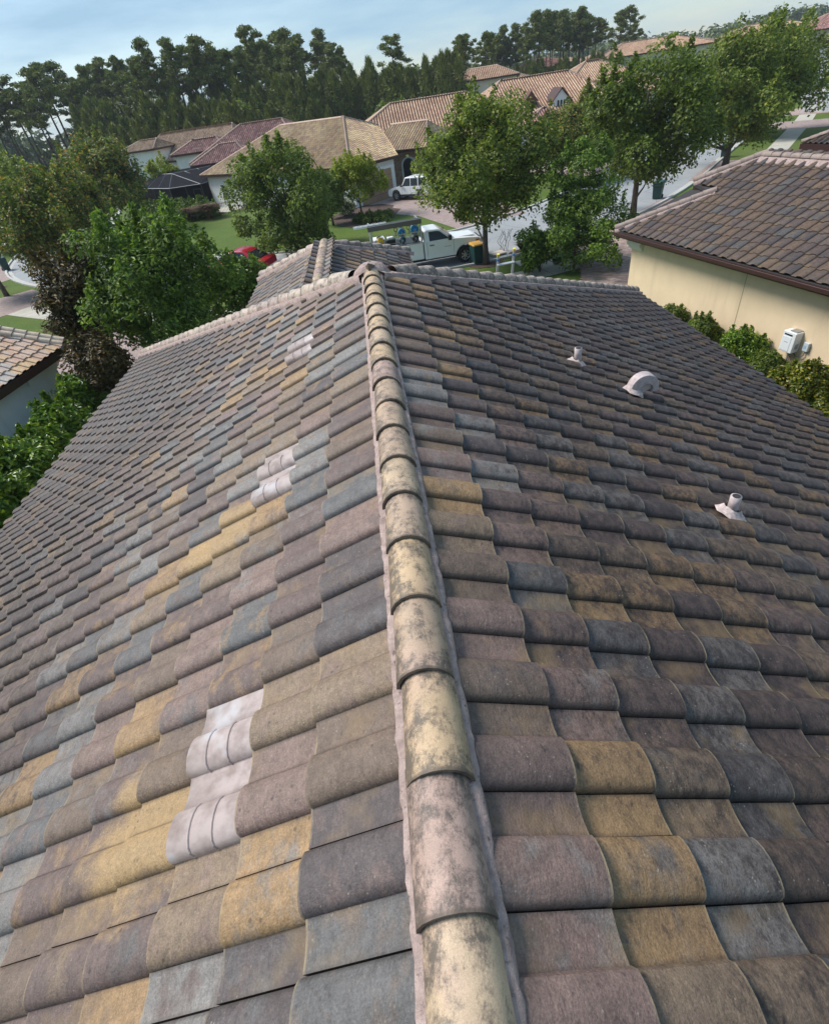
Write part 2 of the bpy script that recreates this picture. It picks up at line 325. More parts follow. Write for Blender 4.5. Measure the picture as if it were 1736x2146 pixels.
class MB:
    def __init__(s): s.v = []; s.f = []
    def add(s, v, f):
        o = len(s.v); s.v += [tuple(x) for x in v]; s.f += [tuple(i+o for i in q) for q in f]; return s
    def box(s, x0, x1, y0, y1, z0, z1, m=None):
        v = [Vector((x, y, z)) for z in (z0, z1) for y in (y0, y1) for x in (x0, x1)]
        if m: v = [m@p for p in v]
        return s.add(v, [(0, 2, 3, 1), (4, 5, 7, 6), (0, 1, 5, 4), (2, 6, 7, 3), (0, 4, 6, 2), (1, 3, 7, 5)])
    def tube(s, pts, rad, n=8, cap=True, closed=False):
        pts = [Vector(p) for p in pts]; rs = rad if isinstance(rad, (list, tuple)) else [rad]*len(pts)
        v = []; f = []; N = len(pts)
        ref = None
        for i, p in enumerate(pts):
            d = (pts[min(i+1, N-1)]-pts[max(i-1, 0)]).normalized()
            if ref is None or abs(d.dot(ref)) > .95: ref = Vector((0, 0, 1)) if abs(d.z) < .9 else Vector((1, 0, 0))
            a = d.cross(ref).normalized(); b = d.cross(a)
            for k in range(n):
                t = 2*math.pi*k/n; v.append(p+(a*math.cos(t)+b*math.sin(t))*rs[i])
        for i in range(N-1):
            for k in range(n): f.append((i*n+k, i*n+(k+1) % n, (i+1)*n+(k+1) % n, (i+1)*n+k))
        if cap: f.append(tuple(range(n-1, -1, -1))); f.append(tuple((N-1)*n+k for k in range(n)))
        return s.add(v, f)
    def extr(s, prof, y0, y1, y0b=None, m=None):
        """profile in xz extruded along y"""
        n = len(prof); v = [Vector((x, y0, z)) for x, z in prof]+[Vector((x, y1, z)) for x, z in prof]
        if m: v = [m@p for p in v]
        return s.add(v, [tuple(range(n)), tuple(range(2*n-1, n-1, -1))]+[(i, i+n, (i+1) % n+n, (i+1) % n) for i in range(n)])
    def poly(s, pts): return s.add(pts, [tuple(range(len(pts)))])
    def prism(s, pts, dz):
        """polygon of 3D points thickened by vector dz"""
        n = len(pts); d = Vector(dz) if not isinstance(dz, (int, float)) else Vector((0, 0, dz))
        a = [Vector(p) for p in pts]; b = [p+d for p in a]
        return s.add(a+b, [tuple(range(n)), tuple(range(2*n-1, n-1, -1))]+[(i, i+n, (i+1) % n+n, (i+1) % n) for i in range(n)])
    def mesh(s, name, mat=None, smooth=False):
        me = bpy.data.meshes.new(name); me.from_pydata([tuple(p) for p in s.v], [], s.f); me.update()
        import bmesh as _b
        bm = _b.new(); bm.from_mesh(me); _b.ops.recalc_face_normals(bm, faces=bm.faces); bm.to_mesh(me); bm.free()
        if mat: me.materials.append(mat)
        if smooth: me.polygons.foreach_set('use_smooth', [True]*len(me.polygons))
        return me
    def obj(s, name, mat, parent=None, world=True, bevel=0, smooth=False, label=None, mtx=None, seg=2):
        o = link(name, s.mesh(name, mat, smooth), parent, world, mtx=mtx, label=label)
        if bevel:
            b = o.modifiers.new('bevel', 'BEVEL'); b.width = bevel; b.segments = seg; b.limit_method = 'ANGLE'; b.angle_limit = math.radians(35)
            o.data.polygons.foreach_set('use_smooth', [True]*len(o.data.polygons))
            w = o.modifiers.new('wn', 'WEIGHTED_NORMAL'); w.keep_sharp = False
        return o

# ------------------------------------------------------------ roof tiles
def profile(nr=9, npan=3, h=.044, a=.42):
    p = [(i/npan*(a-.012), .004-.007*math.sin(math.pi*i/npan)) for i in range(npan+1)]+[(a-.008, -.022), (a+.004, -.022)]
    for i in range(nr+1):
        t = math.pi*i/nr
        p.append((a+.005+(1-a)*(.5-.5*math.cos(t)), .004+h*max(0, math.sin(t))**.84))
    p.append((1.012, -.008)); return np.array(p)
PROF = profile(); PROF_M = profile(6, 2); PROF_F = np.array([(0, .002), (.42, 0), (.50, .05), (.71, .082), (.92, .05), (1., .0)])
def ulims(poly2, s):
    xs = []
    n = len(poly2)
    for i in range(n):
        (s0, u0), (s1, u1) = poly2[i], poly2[(i+1) % n]
        if (s0 <= s) != (s1 <= s): xs.append(u0+(u1-u0)*(s-s0)/(s1-s0))
    return (min(xs), max(xs)) if len(xs) >= 2 else None
def tile_verts(s0, s1, u0, w, prof, lift, back=.045, thick=.021, lim=None, rng=None):
    """rows: hidden tail, exposed butt, underside of butt"""
    n = len(prof); sb = s0-back; L = s1-sb
    rows = [(sb, -lift*back/(s1-s0)), (s1, lift), (s1-.003, lift-thick)]
    V = np.zeros((3*n, 3)); UV = np.zeros((3*n, 2))
    for r, (s, z) in enumerate(rows):
        V[r*n:(r+1)*n, 0] = s; V[r*n:(r+1)*n, 1] = u0+prof[:, 0]*w; V[r*n:(r+1)*n, 2] = prof[:, 1]+z
        UV[r*n:(r+1)*n, 0] = prof[:, 0]; UV[r*n:(r+1)*n, 1] = (s-sb)/L if r < 2 else 1.0
    if lim is not None:
        for r, (s, z) in enumerate(rows):
            l = lim(s)
            if l: V[r*n:(r+1)*n, 1] = np.clip(V[r*n:(r+1)*n, 1], l[0], l[1])
    return V, UV
def tile_faces(n):
    F = []
    for r in range(2):
        for i in range(n-1): F.append((r*n+i, (r+1)*n+i, (r+1)*n+i+1, r*n+i+1))
    return np.array(F)
def frame_of(origin, normal, down):
    x = down; z = normal; y = z.cross(x)
    return Matrix(((x.x, y.x, z.x, origin[0]), (x.y, y.y, z.y, origin[1]), (x.z, y.z, z.z, origin[2]), (0, 0, 0, 1)))
def roof_plane(parent, poly, mat, w=.32, e=.333, origin=None, u_off=0.0, s_off=0.0, prof=PROF_M, budget=0, lift=.02, jitter=.0, skip=None, slab=.05, felt=True, seed=1, lastover=0.0, first=None):
    """poly: world points of a planar face. returns candidate single tiles [(area, matrix, mesh data)], builds the rest as one part"""
    P = [Vector(p) for p in poly]
    n = Vector((0, 0, 0))
    for i in range(len(P)): n += P[i].cross(P[(i+1) % len(P)])
    n.normalize()
    if n.z < 0: n = -n
    down = (Vector((0, 0, -1))+n*n.z).normalized()
    org = Vector(origin) if origin is not None else max(P, key=lambda p: p.z)
    MT = frame_of(org, n, down); inv = MT.inverted()
    p2 = [((inv@p).x, (inv@p).y) for p in P]
    smin = min(a for a, b in p2); smax = max(a for a, b in p2)
    rng = random.Random(seed)
    lim = lambda s: ulims(p2, min(max(s, smin+1e-4), smax-1e-4))
    cand = []; ns = int((smax-smin)/e)+3
    j0 = math.floor((smin-s_off)/e)
    for j in range(j0, j0+ns+1):
        s1 = s_off+(j+1)*e; s0 = s1-e
        if s0 > smax-.06*e-1e-6 or s1 < smin+.02: continue
        if first is not None:
            if s1 < first[0]: continue
            if s0 < first[0]: s0 = first[1]
        s1c = min(s1, smax+lastover)
        l0 = lim(max(s0, smin)); l1 = lim(min(s1c, smax))
        if not l0 or not l1: continue
        lo = min(l0[0], l1[0]); hi = max(l0[1], l1[1])
        i0 = math.floor((lo-u_off)/w)
        for i in range(i0, i0+int((hi-lo)/w)+2):
            u0 = u_off+i*w
            if u0+w < lo+.01 or u0 > hi-.01: continue
            sm, um = (s0+s1c)/2, u0+w/2
            lm = lim(min(max(sm, smin), smax))
            full = (u0-.001 >= max(l0[0], l1[0])) and (u0+w*1.02 <= min(l0[1], l1[1])) and s0-.05 > smin and s1 <= smax+lastover+1e-6 and abs(s1-s0-e) < 1e-4
            if not lm or u0 > lm[1]+w*.3 or u0+w < lm[0]-w*.3: continue
            c = MT@Vector((sm, um, .03))
            if skip and skip(c): continue
            q = proj(c); area = 0
            if q and -40 < q[0] < 1776 and -40 < q[1] < 2186:
                a = [proj(MT@Vector(t)) for t in ((s0, u0, 0), (s1, u0, 0), (s0, u0+w, 0))]
                if all(a): area = abs((a[1][0]-a[0][0])*(a[2][1]-a[0][1])-(a[1][1]-a[0][1])*(a[2][0]-a[0][0]))
            cand.append((area, s0, s1c, u0, full, c))
    cand.sort(key=lambda t: -t[0])
    single = cand[:budget]; rest = cand[budget:]
    n1 = len(PROF); shared = None; F1 = tile_faces(n1)
    for area, s0, s1, u0, full, c in single:
        if full:
            if shared is None:
                V, UV = tile_verts(0, e, 0, w, PROF, lift); shared = npmesh('tile', V, F1, UV, np.zeros(len(F1)), True, mat, True)
            me = shared
        else:
            V, UV = tile_verts(s0, s1, u0, w, PROF, lift, lim=lim); V[:, 0] -= s0; V[:, 1] -= u0
            me = npmesh('tile', V, F1, UV, np.zeros(len(F1)), True, mat, True)
        J = Matrix.Translation((rng.uniform(-.006, .006)*jitter, rng.uniform(-.003, .003)*jitter, rng.uniform(0, .004)*jitter)) @ Matrix.Rotation(rng.uniform(-.010, .010)*jitter, 4, 'Z') @ Matrix.Rotation(rng.uniform(-.006, .006)*jitter, 4, 'Y')
        link('tile', me, parent, mtx=MT @ Matrix.Translation((s0, u0, 0)) @ J)
    if rest:
        nn = len(prof); F0 = tile_faces(nn); Vs = []; Us = []; Fs = []; T = []
        MTn = np.array(MT)
        for k, (area, s0, s1, u0, full, c) in enumerate(rest):
            V, UV = tile_verts(s0, s1, u0, w, prof, lift, lim=None if full else lim)
            if jitter: V[:, 2] += rng.uniform(0, .005)*jitter; V[:, 0] += rng.uniform(-.006, .006)*jitter; V[nn:, 2] += rng.uniform(-.003, .003)*jitter
            Vs.append(V); Us.append(UV); Fs.append(F0+k*3*nn); T.append(np.full(len(F0), rng.random()))
        V = np.concatenate(Vs); V = V@MTn[:3, :3].T+MTn[:3, 3]
        me = npmesh('roof_tiling', V, np.concatenate(Fs), np.concatenate(Us), np.concatenate(T), True, mat, True)
        o = link('roof_tiling', me, parent); tagk(o, 'stuff')
    return MT, lim
def cap_mesh(L=.42, r=.112, r2=.096, n=9, thick=.016, mat=None, h=1.0):
    """half-round ridge tile, nose (wide end) at x=0, tail at x=L"""
    V = []; UV = []
    xs = [(0.0, r, 1.0), (L, r2, 0.0)]
    for x, rr, v in xs:
        for k in range(n+1):
            t = math.pi*k/n; V.append((x, -rr*math.cos(t), rr*h*math.sin(t))); UV.append((k/n, v))
    o = len(V)
    for k in range(n+1):
        t = math.pi*k/n; V.append((0.0, -(r-thick)*math.cos(t), (r-thick)*h*math.sin(t)-.001)); UV.append((k/n, 1.0))
    for k in range(n+1):
        t = math.pi*k/n; V.append((.05, -(r-thick)*math.cos(t), (r-thick)*h*math.sin(t)-.001)); UV.append((k/n, 1.0))
    m = n+1; F = []
    for a, b in ((0, m), (2*m, 0), (3*m, 2*m)):
        for k in range(n): F.append((a+k, a+k+1, b+k+1, b+k))
    return npmesh('ridge_tile', V, F, UV, np.zeros(len(F)), True, mat, True)
CAPS = {}
def cap_row(parent, a, b, mat, exp=.36, r=.112, z=0.0, name='ridge_tile', jit=1.0, joined=False, h=1.0, thick=.016, n=9, tl=.011):
    """caps from low/near end a to high/far end b; noses point to a"""
    a = Vector(a); b = Vector(b); d = b-a; N = max(1, int(d.length/exp+.5)); x = d.normalized()
    y = Vector((0, 0, 1)).cross(x).normalized(); zz = x.cross(y)
    key = (mat.name, r, h, n)
    if key not in CAPS: CAPS[key] = cap_mesh(exp+.06, r, r*.91, n, thick, mat, h)
    me = CAPS[key]; rng = random.Random(int(abs(a.x*100)+abs(a.y*10)))
    tilt = math.atan2(tl, exp)
    Vs = []; Fs = []; Us = []; T = []
    for i in range(N):
        p = a+x*exp*i+zz*z
        B = Matrix(((x.x, y.x, zz.x, p.x), (x.y, y.y, zz.y, p.y), (x.z, y.z, zz.z, p.z), (0, 0, 0, 1)))
        J = Matrix.Rotation(tilt, 4, 'Y') @ Matrix.Translation((rng.uniform(-.008, .008)*jit, rng.uniform(-.006, .006)*jit, .012)) @ Matrix.Rotation(rng.uniform(-.018, .018)*jit, 4, 'Z') @ Matrix.Rotation(rng.uniform(-.03, .03)*jit, 4, 'X')
        if joined:
            co = np.array([v.co for v in me.vertices]); K = np.array(B@J); o = len(co)*i
            Vs.append(co@K[:3, :3].T+K[:3, 3]); Fs.append(np.array([list(q.vertices) for q in me.polygons])+o); T.append(np.full(len(me.polygons), rng.random()))
            Us.append(np.array([(k % (n+1)/n, .5) for k in range(len(co))]))
        else: link(name, me, parent, mtx=B@J)
    if joined:
        o = link(name, npmesh(name, np.concatenate(Vs), np.concatenate(Fs), np.concatenate(Us), np.concatenate(T), True, mat), parent); tagk(o, 'stuff')
def rough_strip(parent, a, b, w0, w1, zc, z1, mat, name='mortar_bed', seg=.035, seed=1, both=True, wav=0.0):
    """irregular bed of mortar along a ridge or hip, highest under the caps"""
    a = Vector(a); b = Vector(b); d = b-a; x = d.normalized(); y = Vector((0, 0, 1)).cross(x).normalized(); zz = x.cross(y)
    N = int(d.length/seg); rng = random.Random(seed); V = []; F = []; offs = [-1.06, -1, -.75, -.4, 0, .4, .75, 1, 1.06]
    for i in range(N+1):
        p = a+x*(d.length*i/N)
        for k, o in enumerate(offs):
            s = abs(o); wv = w0 if s < .5 else (w0+w1)/2 if s < .9 else w1
            zz_ = zc if s < .5 else (zc*.45+z1*.55) if s < .9 else z1 if s < 1.03 else z1-.09
            if s > 1.03: wv = w1+.008
            jj = 0 if s < .3 else 1
            q = p+y*(math.copysign(wv, o) if o else 0)*(1 if s >= .75 else .6)+y*rng.uniform(-.005, .005)*jj+zz*(zz_+rng.uniform(-.006, .006)*jj)
            V.append(q)
    m = len(offs)
    for i in range(N):
        for k in range(m-1): F.append((i*m+k, i*m+k+1, (i+1)*m+k+1, (i+1)*m+k))
    return link(name, npmesh(name, [tuple(v) for v in V], F, None, None, True, mat), parent)
# ------------------------------------------------------------ the roof we stand on
XR, T = -.055, .478
ZR = 6.28
zr = lambda x: ZR-T*abs(x-XR)
def p3(x, y, z): return Vector((x, y, z))
own = thing('house', 'the nearest house, its blended brown, gold and slate tiled hip roof filling the foreground', 'house', (0, 5, 0))
AP = p3(XR, 6.95, ZR); CR = p3(7.05, 14.4, zr(7.05)); CL = p3(-7.3, 15.95, zr(-7.3))
RR = [p3(XR, -4, ZR), AP, CR, p3(7.05, -4, CR.z)]
LL = [p3(XR, -4, ZR), AP, CL, p3(-7.3, -4, CL.z)]
f = MB()
dz = Vector((0, 0, -.035))
for P in (RR, LL, [AP, CR, CL]): f.prism([p+dz for p in P], -.10)
WA = p3(-1.03, 12.95, 5.54); WB = p3(-1.03, 8.4, 5.54); WL = p3(-3.0, 15.05, 4.62); WR = p3(.93, 15.2, 4.62)
WLb = p3(-3.0, 10.2, 4.62); WRb = p3(.93, 10.2, 4.62)
for P in ([WA, WB, WLb, WL], [WA, WB, WRb, WR], [WA, WL, WR]): f.prism([p+dz for p in P], -.08)
roof = f.obj('roof', M_FELT, own)
vent_spots = [(.80, 'L'), (1.12, 'L'), (3.04, 'L'), (3.36, 'L'), (5.60, 'L'), (5.92, 'L')]
VS0 = .168+2*.3325
def skipL(c):
    return any(abs(c.y-(y0+.16)) < .05 for y0, _ in vent_spots) and abs((XR-c.x)*1.1084-(VS0+.1663)) < .06
OR = (XR, 0, ZR)
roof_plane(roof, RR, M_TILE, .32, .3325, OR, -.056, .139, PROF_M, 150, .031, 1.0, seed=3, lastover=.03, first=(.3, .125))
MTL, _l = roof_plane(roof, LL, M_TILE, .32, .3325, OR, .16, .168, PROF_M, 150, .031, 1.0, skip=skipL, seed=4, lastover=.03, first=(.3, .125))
roof_plane(roof, [AP, CR, CL], M_TILE, .32, .3325, AP, 0, .1, PROF_F, 0, .02, .8, seed=5)
roof_plane(roof, [WA, WB, WLb, WL], M_TILE, .32, .3325, WA, 0, .12, PROF, 0, .02, 1.0, seed=6)
roof_plane(roof, [WA, WB, WRb, WR], M_TILE, .32, .3325, WA, 0.1, .12, PROF, 0, .02, 1.0, seed=7)
roof_plane(roof, [WA, WL, WR], M_TILE, .32, .3325, WA, 0.1, .12, PROF_F, 0, .02, 1.0, seed=8)
# ridge and hip tiles, each on its bed of mortar
EXP = .3605
cap_row(roof, p3(XR, 6.86-EXP*26, ZR-.012), p3(XR, 6.86, ZR-.012), M_CAP, EXP, .112, thick=.013)
rough_strip(roof, p3(XR, -2.6, ZR), AP, .098, .130, .016, -.004, M_MORTAR, seed=2)
for A, Bp, m, s in ((CR, AP, M_CAP_R, 3), (CL, AP, M_CAP_R, 4), (WL, WA, M_CAP_R, 5), (WR, WA, M_CAP_R, 6)):
    cap_row(roof, A+p3(0, 0, .035), Bp+(A-Bp).normalized()*.34+p3(0, 0, .035), m, .40, .125, jit=1.6, thick=.022, tl=.034)
    rough_strip(roof, A, Bp, .10, .21, .05, .03, M_MORTAR, seed=s)
cap_row(roof, WA+p3(0, 0, .01), p3(-1.03, 8.6, 5.55), M_CAP, .42, .125, jit=.4, thick=.012)
rough_strip(roof, p3(-1.03, 8.5, 5.54), WA, .10, .16, .01, -.03, M_MORTAR, seed=9)
V = []; F = []; rg_ = random.Random(6)
for i in range(6):
    for k in range(14):
        a = 2*math.pi*k/14; e = math.pi/2*i/5*.96; r_ = .215*math.cos(e)*rg_.uniform(.94, 1.06); V.append((XR+r_*math.cos(a)*1.15, 7.07+r_*math.sin(a), ZR-.08+.20*math.sin(e)))
for i in range(5):
    for k in range(14): F.append((i*14+k, i*14+(k+1) % 14, (i+1)*14+(k+1) % 14, (i+1)*14+k))
link('mortar_cap', npmesh('mortar_cap', V, F, mat=M_MORTAR), roof)
# painted metal roof vents shaped like the tiles
def vent_tile(y0, first):
    prof = PROF.copy(); prof[:, 1] *= 1.10
    V, UV = tile_verts(0, .345, 0, .322, prof, .042, back=.10, thick=.018)
    me = npmesh('roof_vent', V, tile_faces(len(prof)), UV, None, True, M_VENT)
    mt = MTL @ Matrix.Translation((VS0-.006, -(y0+.32), .006))
    o = link('roof_vent', me, roof, mtx=mt, label='lavender-grey painted metal roof vent shaped like the tiles beside it')
    for s in (.13, .24):
        pts = [(s, u*.322, z+.042*s/.345+.0015) for u, z in prof[5:-1]]
        r = MB().tube([tuple(mt@Vector(p)) for p in pts], .0042, 5).obj('rib', M_VENT, o)
    sl = MB()
    for u in (.05,): sl.box(-.055, -.02, u, u+.006, .02, .026, mt)
    cap = MB()
    # lavender flashing pan above the vent
    V, UV = tile_verts(-.33, .01, 0, .322, PROF, .024, back=.02, thick=.01)
for y0, _ in vent_spots: vent_tile(y0, True)
# vent pipes and the gooseneck on the right slope
def vent_pipe(x, y, lab, k=1.0):
    z = zr(x); pts = [p3(x, y, z-.05), p3(x, y, z+.16*k), p3(x, y, z+.235*k)]
    o = MB().tube(pts, [.045*k, .042*k, .044*k], 14).obj('vent_pipe', M_PIPE, roof, smooth=True, label=lab)
    MB().tube([p3(x, y, z+.236*k), p3(x, y, z+.238*k)], [.032*k, .032*k], 12).obj('pipe_mouth', M_FELT, o)
    rng = random.Random(int(x*100)); b = MB()
    ring = []
    V = []; F = []
    for r, rr in enumerate((.055, .078, .112)):
        for k2 in range(14):
            a = 2*math.pi*k2/14; j = rng.uniform(.85, 1.2); rx = rr*j
            px, py = x+math.cos(a)*rx*1.1, y+math.sin(a)*rx
            V.append((px, py, zr(px)+(.10, .075, .048)[r]+rng.uniform(-.014, .014)))
    for r in range(2):
        for k2 in range(14): F.append((r*14+k2, r*14+(k2+1) % 14, (r+1)*14+(k2+1) % 14, (r+1)*14+k2))
    link('flashing', npmesh('flashing', V, F, mat=M_FLASH), o)
    V = []; F = []
vent_pipe(2.20, 5.70, 'short pinkish vent pipe higher up the right slope, beyond the gooseneck vent')
vent_pipe(2.47, 2.92, 'short pinkish vent pipe on the right slope, nearest to the viewer', .92)
def gooseneck(x, y):
    z = zr(x); n = 16; pts = []; rad = []
    # flat curved hood: an arc sheet, with side plates
    R = .165; cx = x+.10; cz = z+.09
    V = []; F = []; w = .062
    outer = []; inner = []
    for i in range(n+1):
        a = math.radians(192-i*205/n)
        outer.append((cx+R*math.cos(a), cz+R*1.05*math.sin(a)))
        rr = R*(.36+.12*math.sin(math.pi*i/n)); inner.append((cx+.02+rr*1.15*math.cos(a), cz-.03+rr*1.15*math.sin(a)))
    m = MB()
    prof = outer+inner[::-1]
    m.extr(prof, y-w, y+w)
    o = m.obj('exhaust_vent', M_PIPE, roof, bevel=.012, label='pinkish gooseneck exhaust vent with a curved hood')
    pl_ = [(cx+R*.97*math.cos(math.radians(a)), cz+R*1.0*math.sin(math.radians(a))) for a in range(175, 4, -10)]+[(x+.05, z+.02), (x-.06, z+.02)]
    MB().extr(pl_, y-w*.45, y+w*.45).obj('inner_plate', M_PIPE, o)
    h = MB(); h.box(x-.065, x+.03, y-.058, y+.058, z-.06, z+.09); h.obj('neck', M_PIPE, o, bevel=.02)
    rng = random.Random(5); V = []; F = []
    for r, rr in enumerate((.07, .10, .13)):
        for k2 in range(16):
            a = 2*math.pi*k2/16; rx = rr*rng.uniform(.85, 1.15); px, py = x+math.cos(a)*rx, y+math.sin(a)*rx
            V.append((px, py, zr(px)+(.11, .085, .05)[r]+rng.uniform(-.012, .012)))
    for r in range(2):
        for k2 in range(16): F.append((r*16+k2, r*16+(k2+1) % 16, (r+1)*16+(k2+1) % 16, (r+1)*16+k2))
    link('flashing', npmesh('flashing', V, F, mat=M_FLASH), o)
gooseneck(2.72, 5.25)
# walls, soffit and fascia under it
w = MB(); w.box(-6.85, 6.6, -4, 13.6, 0, 2.62); w.box(-2.6, .55, 9.5, 14.7, 0, 4.5); w.obj('wall', M_ST_C, own)
def fascia(parent, pts, h=.19, t=.03, mat=None, drop=.03):
    m = MB()
    for a, b in zip(pts[:-1], pts[1:]):
        a = Vector(a); b = Vector(b); d = (b-a).normalized(); n = Vector((d.y, -d.x, 0)).normalized()*t
        m.add([a-n+p3(0, 0, -drop), b-n+p3(0, 0, -drop), b-n+p3(0, 0, -h), a-n+p3(0, 0, -h), a+n+p3(0, 0, -drop), b+n+p3(0, 0, -drop), b+n+p3(0, 0, -h), a+n+p3(0, 0, -h)],
              [(0, 1, 2, 3), (7, 6, 5, 4), (0, 4, 5, 1), (3, 2, 6, 7), (0, 3, 7, 4), (1, 5, 6, 2)])
    return m.obj('fascia', mat or M_FASCIA, parent)
fascia(own, [(7.05, -4, CR.z), CR, CL, (-7.3, -4, CL.z)])
fascia(own, [WRb, WR, WL, WLb])

# ------------------------------------------------------------ yellow neighbour on the right
D = Vector((.209, -.978, 0)).normalized(); IN = Vector((.978, .209, 0)).normalized()
yh = thing('house', 'yellow stuccoed house on the right under a dark brown tiled roof', 'house', (13, 12, 0))
E1 = p3(9.35, 21.43, 2.9)
PT = .47
def yp(along, inn): return E1+D*along+IN*inn+p3(0, 0, inn*PT)
def yloc(p):      # world xy -> (along, inward) on the slope
    v = Vector((p[0]-E1.x, p[1]-E1.y, 0)); return v.dot(D), v.dot(IN)
aH = yloc((12.07, 19.81)); bC = yloc((12.04, 21.25)); aP = yloc((13.70, 20.19))
H1 = yp(*aH); B1 = yp(*bC); A1 = yp(*aP); ridge_in = aP[1]
E2 = yp(22, 0); R2 = yp(22, ridge_in); Amain = p3(*yp(aP[0], ridge_in))
yroofpoly = [E1, H1, B1, Amain, R2, E2]
back = [Amain, R2, yp(22, 0)+IN*ridge_in*2, yp(aP[0]-ridge_in, 0)+IN*ridge_in*2]
f = MB(); f.prism([p+dz for p in yroofpoly], -.10); f.prism([p+dz for p in back], -.1)
yr = f.obj('roof', M_FELT, yh)
def skipY(c): return c.y < 3
roof_plane(yr, yroofpoly, M_TILE_Y, .375, .395, E1, 0, 0, PROF_M, 300, .026, 1.0, seed=11, skip=skipY, lastover=.04)
roof_plane(yr, back, M_TILE_Y, .32, .345, Amain, 0, 0, PROF_F, 0, .02, .5, seed=12)
up = p3(0, 0, .035)
for a, b in ((E1, H1), (B1, Amain)):
    cap_row(yr, a+up, b+up, M_CAP_Y, .37, .125, jit=1.2, thick=.02); rough_strip(yr, a, b, .10, .19, .04, 0, M_MORTAR, seed=21)
cap_row(yr, yp(10, ridge_in)+up, Amain+up, M_CAP_Y, .37, .12); rough_strip(yr, yp(10, ridge_in), Amain, .09, .30, .04, -.10, M_MORTAR, seed=22)
front = [E1, H1, H1+IN*2.6-p3(0, 0, 1.1), E1+IN*6]
MB().prism([E1+dz, H1+dz, B1+dz+IN*.6, Amain+dz, back[3]+dz], -.08).obj('roof_end', M_FELT, yh)
f = MB()
def board(m, a, b, z0, z1, t):
    d = (b-a).normalized(); n = Vector((d.y, -d.x, 0))*t
    m.add([a-n+p3(0, 0, z0), b-n+p3(0, 0, z0), b-n+p3(0, 0, z1), a-n+p3(0, 0, z1), a+n+p3(0, 0, z0), b+n+p3(0, 0, z0), b+n+p3(0, 0, z1), a+n+p3(0, 0, z1)],
          [(0, 1, 2, 3), (7, 6, 5, 4), (0, 4, 5, 1), (3, 2, 6, 7), (0, 3, 7, 4), (1, 5, 6, 2)])
board(f, E1+IN*.03, E2+IN*.03, -.235, -.03, .02); board(f, B1+IN*.02+D*.02, yp(aH[0]+.3, bC[1])+IN*.02, -.26, -.03, .02)
f.obj('fascia', M_FASCIA, yh)
g = MB(); board(g, E1+IN*-.05+D*.0, E2+IN*-.05, -.17, -.05, .06); g.obj('gutter', M_FASCIA, yh, bevel=.01)
def ywall(al, off, z): return Vector((9.94, 21.04, 0))+D*al+IN*off+p3(0, 0, z)
f = MB(); f.add([ywall(0, 0, 0), ywall(21, 0, 0), ywall(21, 9, 0), ywall(0, 9, 0), ywall(0, 0, 2.62), ywall(21, 0, 2.62), ywall(21, 9, 2.62), ywall(0, 9, 2.62)],
                [(0, 1, 5, 4), (1, 2, 6, 5), (2, 3, 7, 6), (3, 0, 4, 7), (0, 3, 2, 1), (4, 5, 6, 7)])
yw = f.obj('wall', M_ST_Y, yh)
# control joint down the stucco
jt = MB(); jt.add([ywall(5.53, -.006, 0), ywall(5.548, -.006, 0), ywall(5.548, -.006, 2.62), ywall(5.53, -.006, 2.62), ywall(5.53, .01, 0), ywall(5.548, .01, 0), ywall(5.548, .01, 2.62), ywall(5.53, .01, 2.62)],
                  [(0, 1, 2, 3), (4, 7, 6, 5), (0, 3, 7, 4), (1, 5, 6, 2)])
jt.obj('control_joint', plain('joint_grey', (.34, .28, .17), .8), yw)
sf = MB(); sf.prism([E1+p3(0, 0, -.235)+IN*.05, E2+p3(0, 0, -.235)+IN*.05, E2+p3(0, 0, -.235)+IN*.75, E1+p3(0, 0, -.235)+IN*.75], -.02); sf.obj('soffit', M_FASCIA, yh)
tr = MB()
for k, (o, z0, z1) in enumerate(((.16, 2.38, 2.66), (.10, 2.30, 2.38), (.05, 2.24, 2.30))):
    tr.add([ywall(-o, -o, z0), ywall(.62, -o, z0), ywall(.62, .3, z0), ywall(-o, .3, z0), ywall(-o, -o, z1), ywall(.62+o*.3, -o, z1), ywall(.62+o*.3, .3, z1), ywall(-o, .3, z1)],
           [(0, 1, 5, 4), (1, 2, 6, 5), (2, 3, 7, 6), (3, 0, 4, 7), (0, 3, 2, 1), (4, 5, 6, 7)])
tr.obj('corner_moulding', M_TRIM, yh)
# water heater, junction box, conduit on the wall
YM = Matrix(((D.x, IN.x, 0, 9.94), (D.y, IN.y, 0, 21.04), (0, 0, 1, 0), (0, 0, 0, 1)))   # x along wall, y inward
wh_al = 7.72
wht = plain('white_enamel_casing', (.72, .73, .74), .35)
wh = thing('water_heater', 'white tankless water heater mounted on the yellow wall', 'water heater', tuple(YM@p3(wh_al, -.14, 1.1)))
MB().box(wh_al-.21, wh_al+.21, -.27, -.004, .86, 1.44, YM).obj('casing', wht, wh, bevel=.02)
MB().box(wh_al-.17, wh_al+.10, -.278, -.268, .90, 1.30, YM).obj('front_panel', wht, wh, bevel=.005)
MB().box(wh_al-.15, wh_al+.10, -.276, -.266, 1.335, 1.375, YM).obj('air_slot', M_GLASS, wh)
MB().box(wh_al-.10, wh_al+.02, -.2806, -.2796, 1.14, 1.15, YM).obj('badge', plain('badge_grey', (.15, .16, .18), .5), wh)
MB().box(wh_al-.05, wh_al+.17, -.22, -.01, 1.445, 1.465, YM).obj('top_flange', plain('grey_steel', (.35, .36, .37), .4, .6), wh)
st = MB()
for px in (.235,):
    for k in range(5): st.box(wh_al+.208, wh_al+.215, -.20, -.08, .98+k*.03, .99+k*.03, YM)
st.obj('side_louvre', M_GLASS, wh)
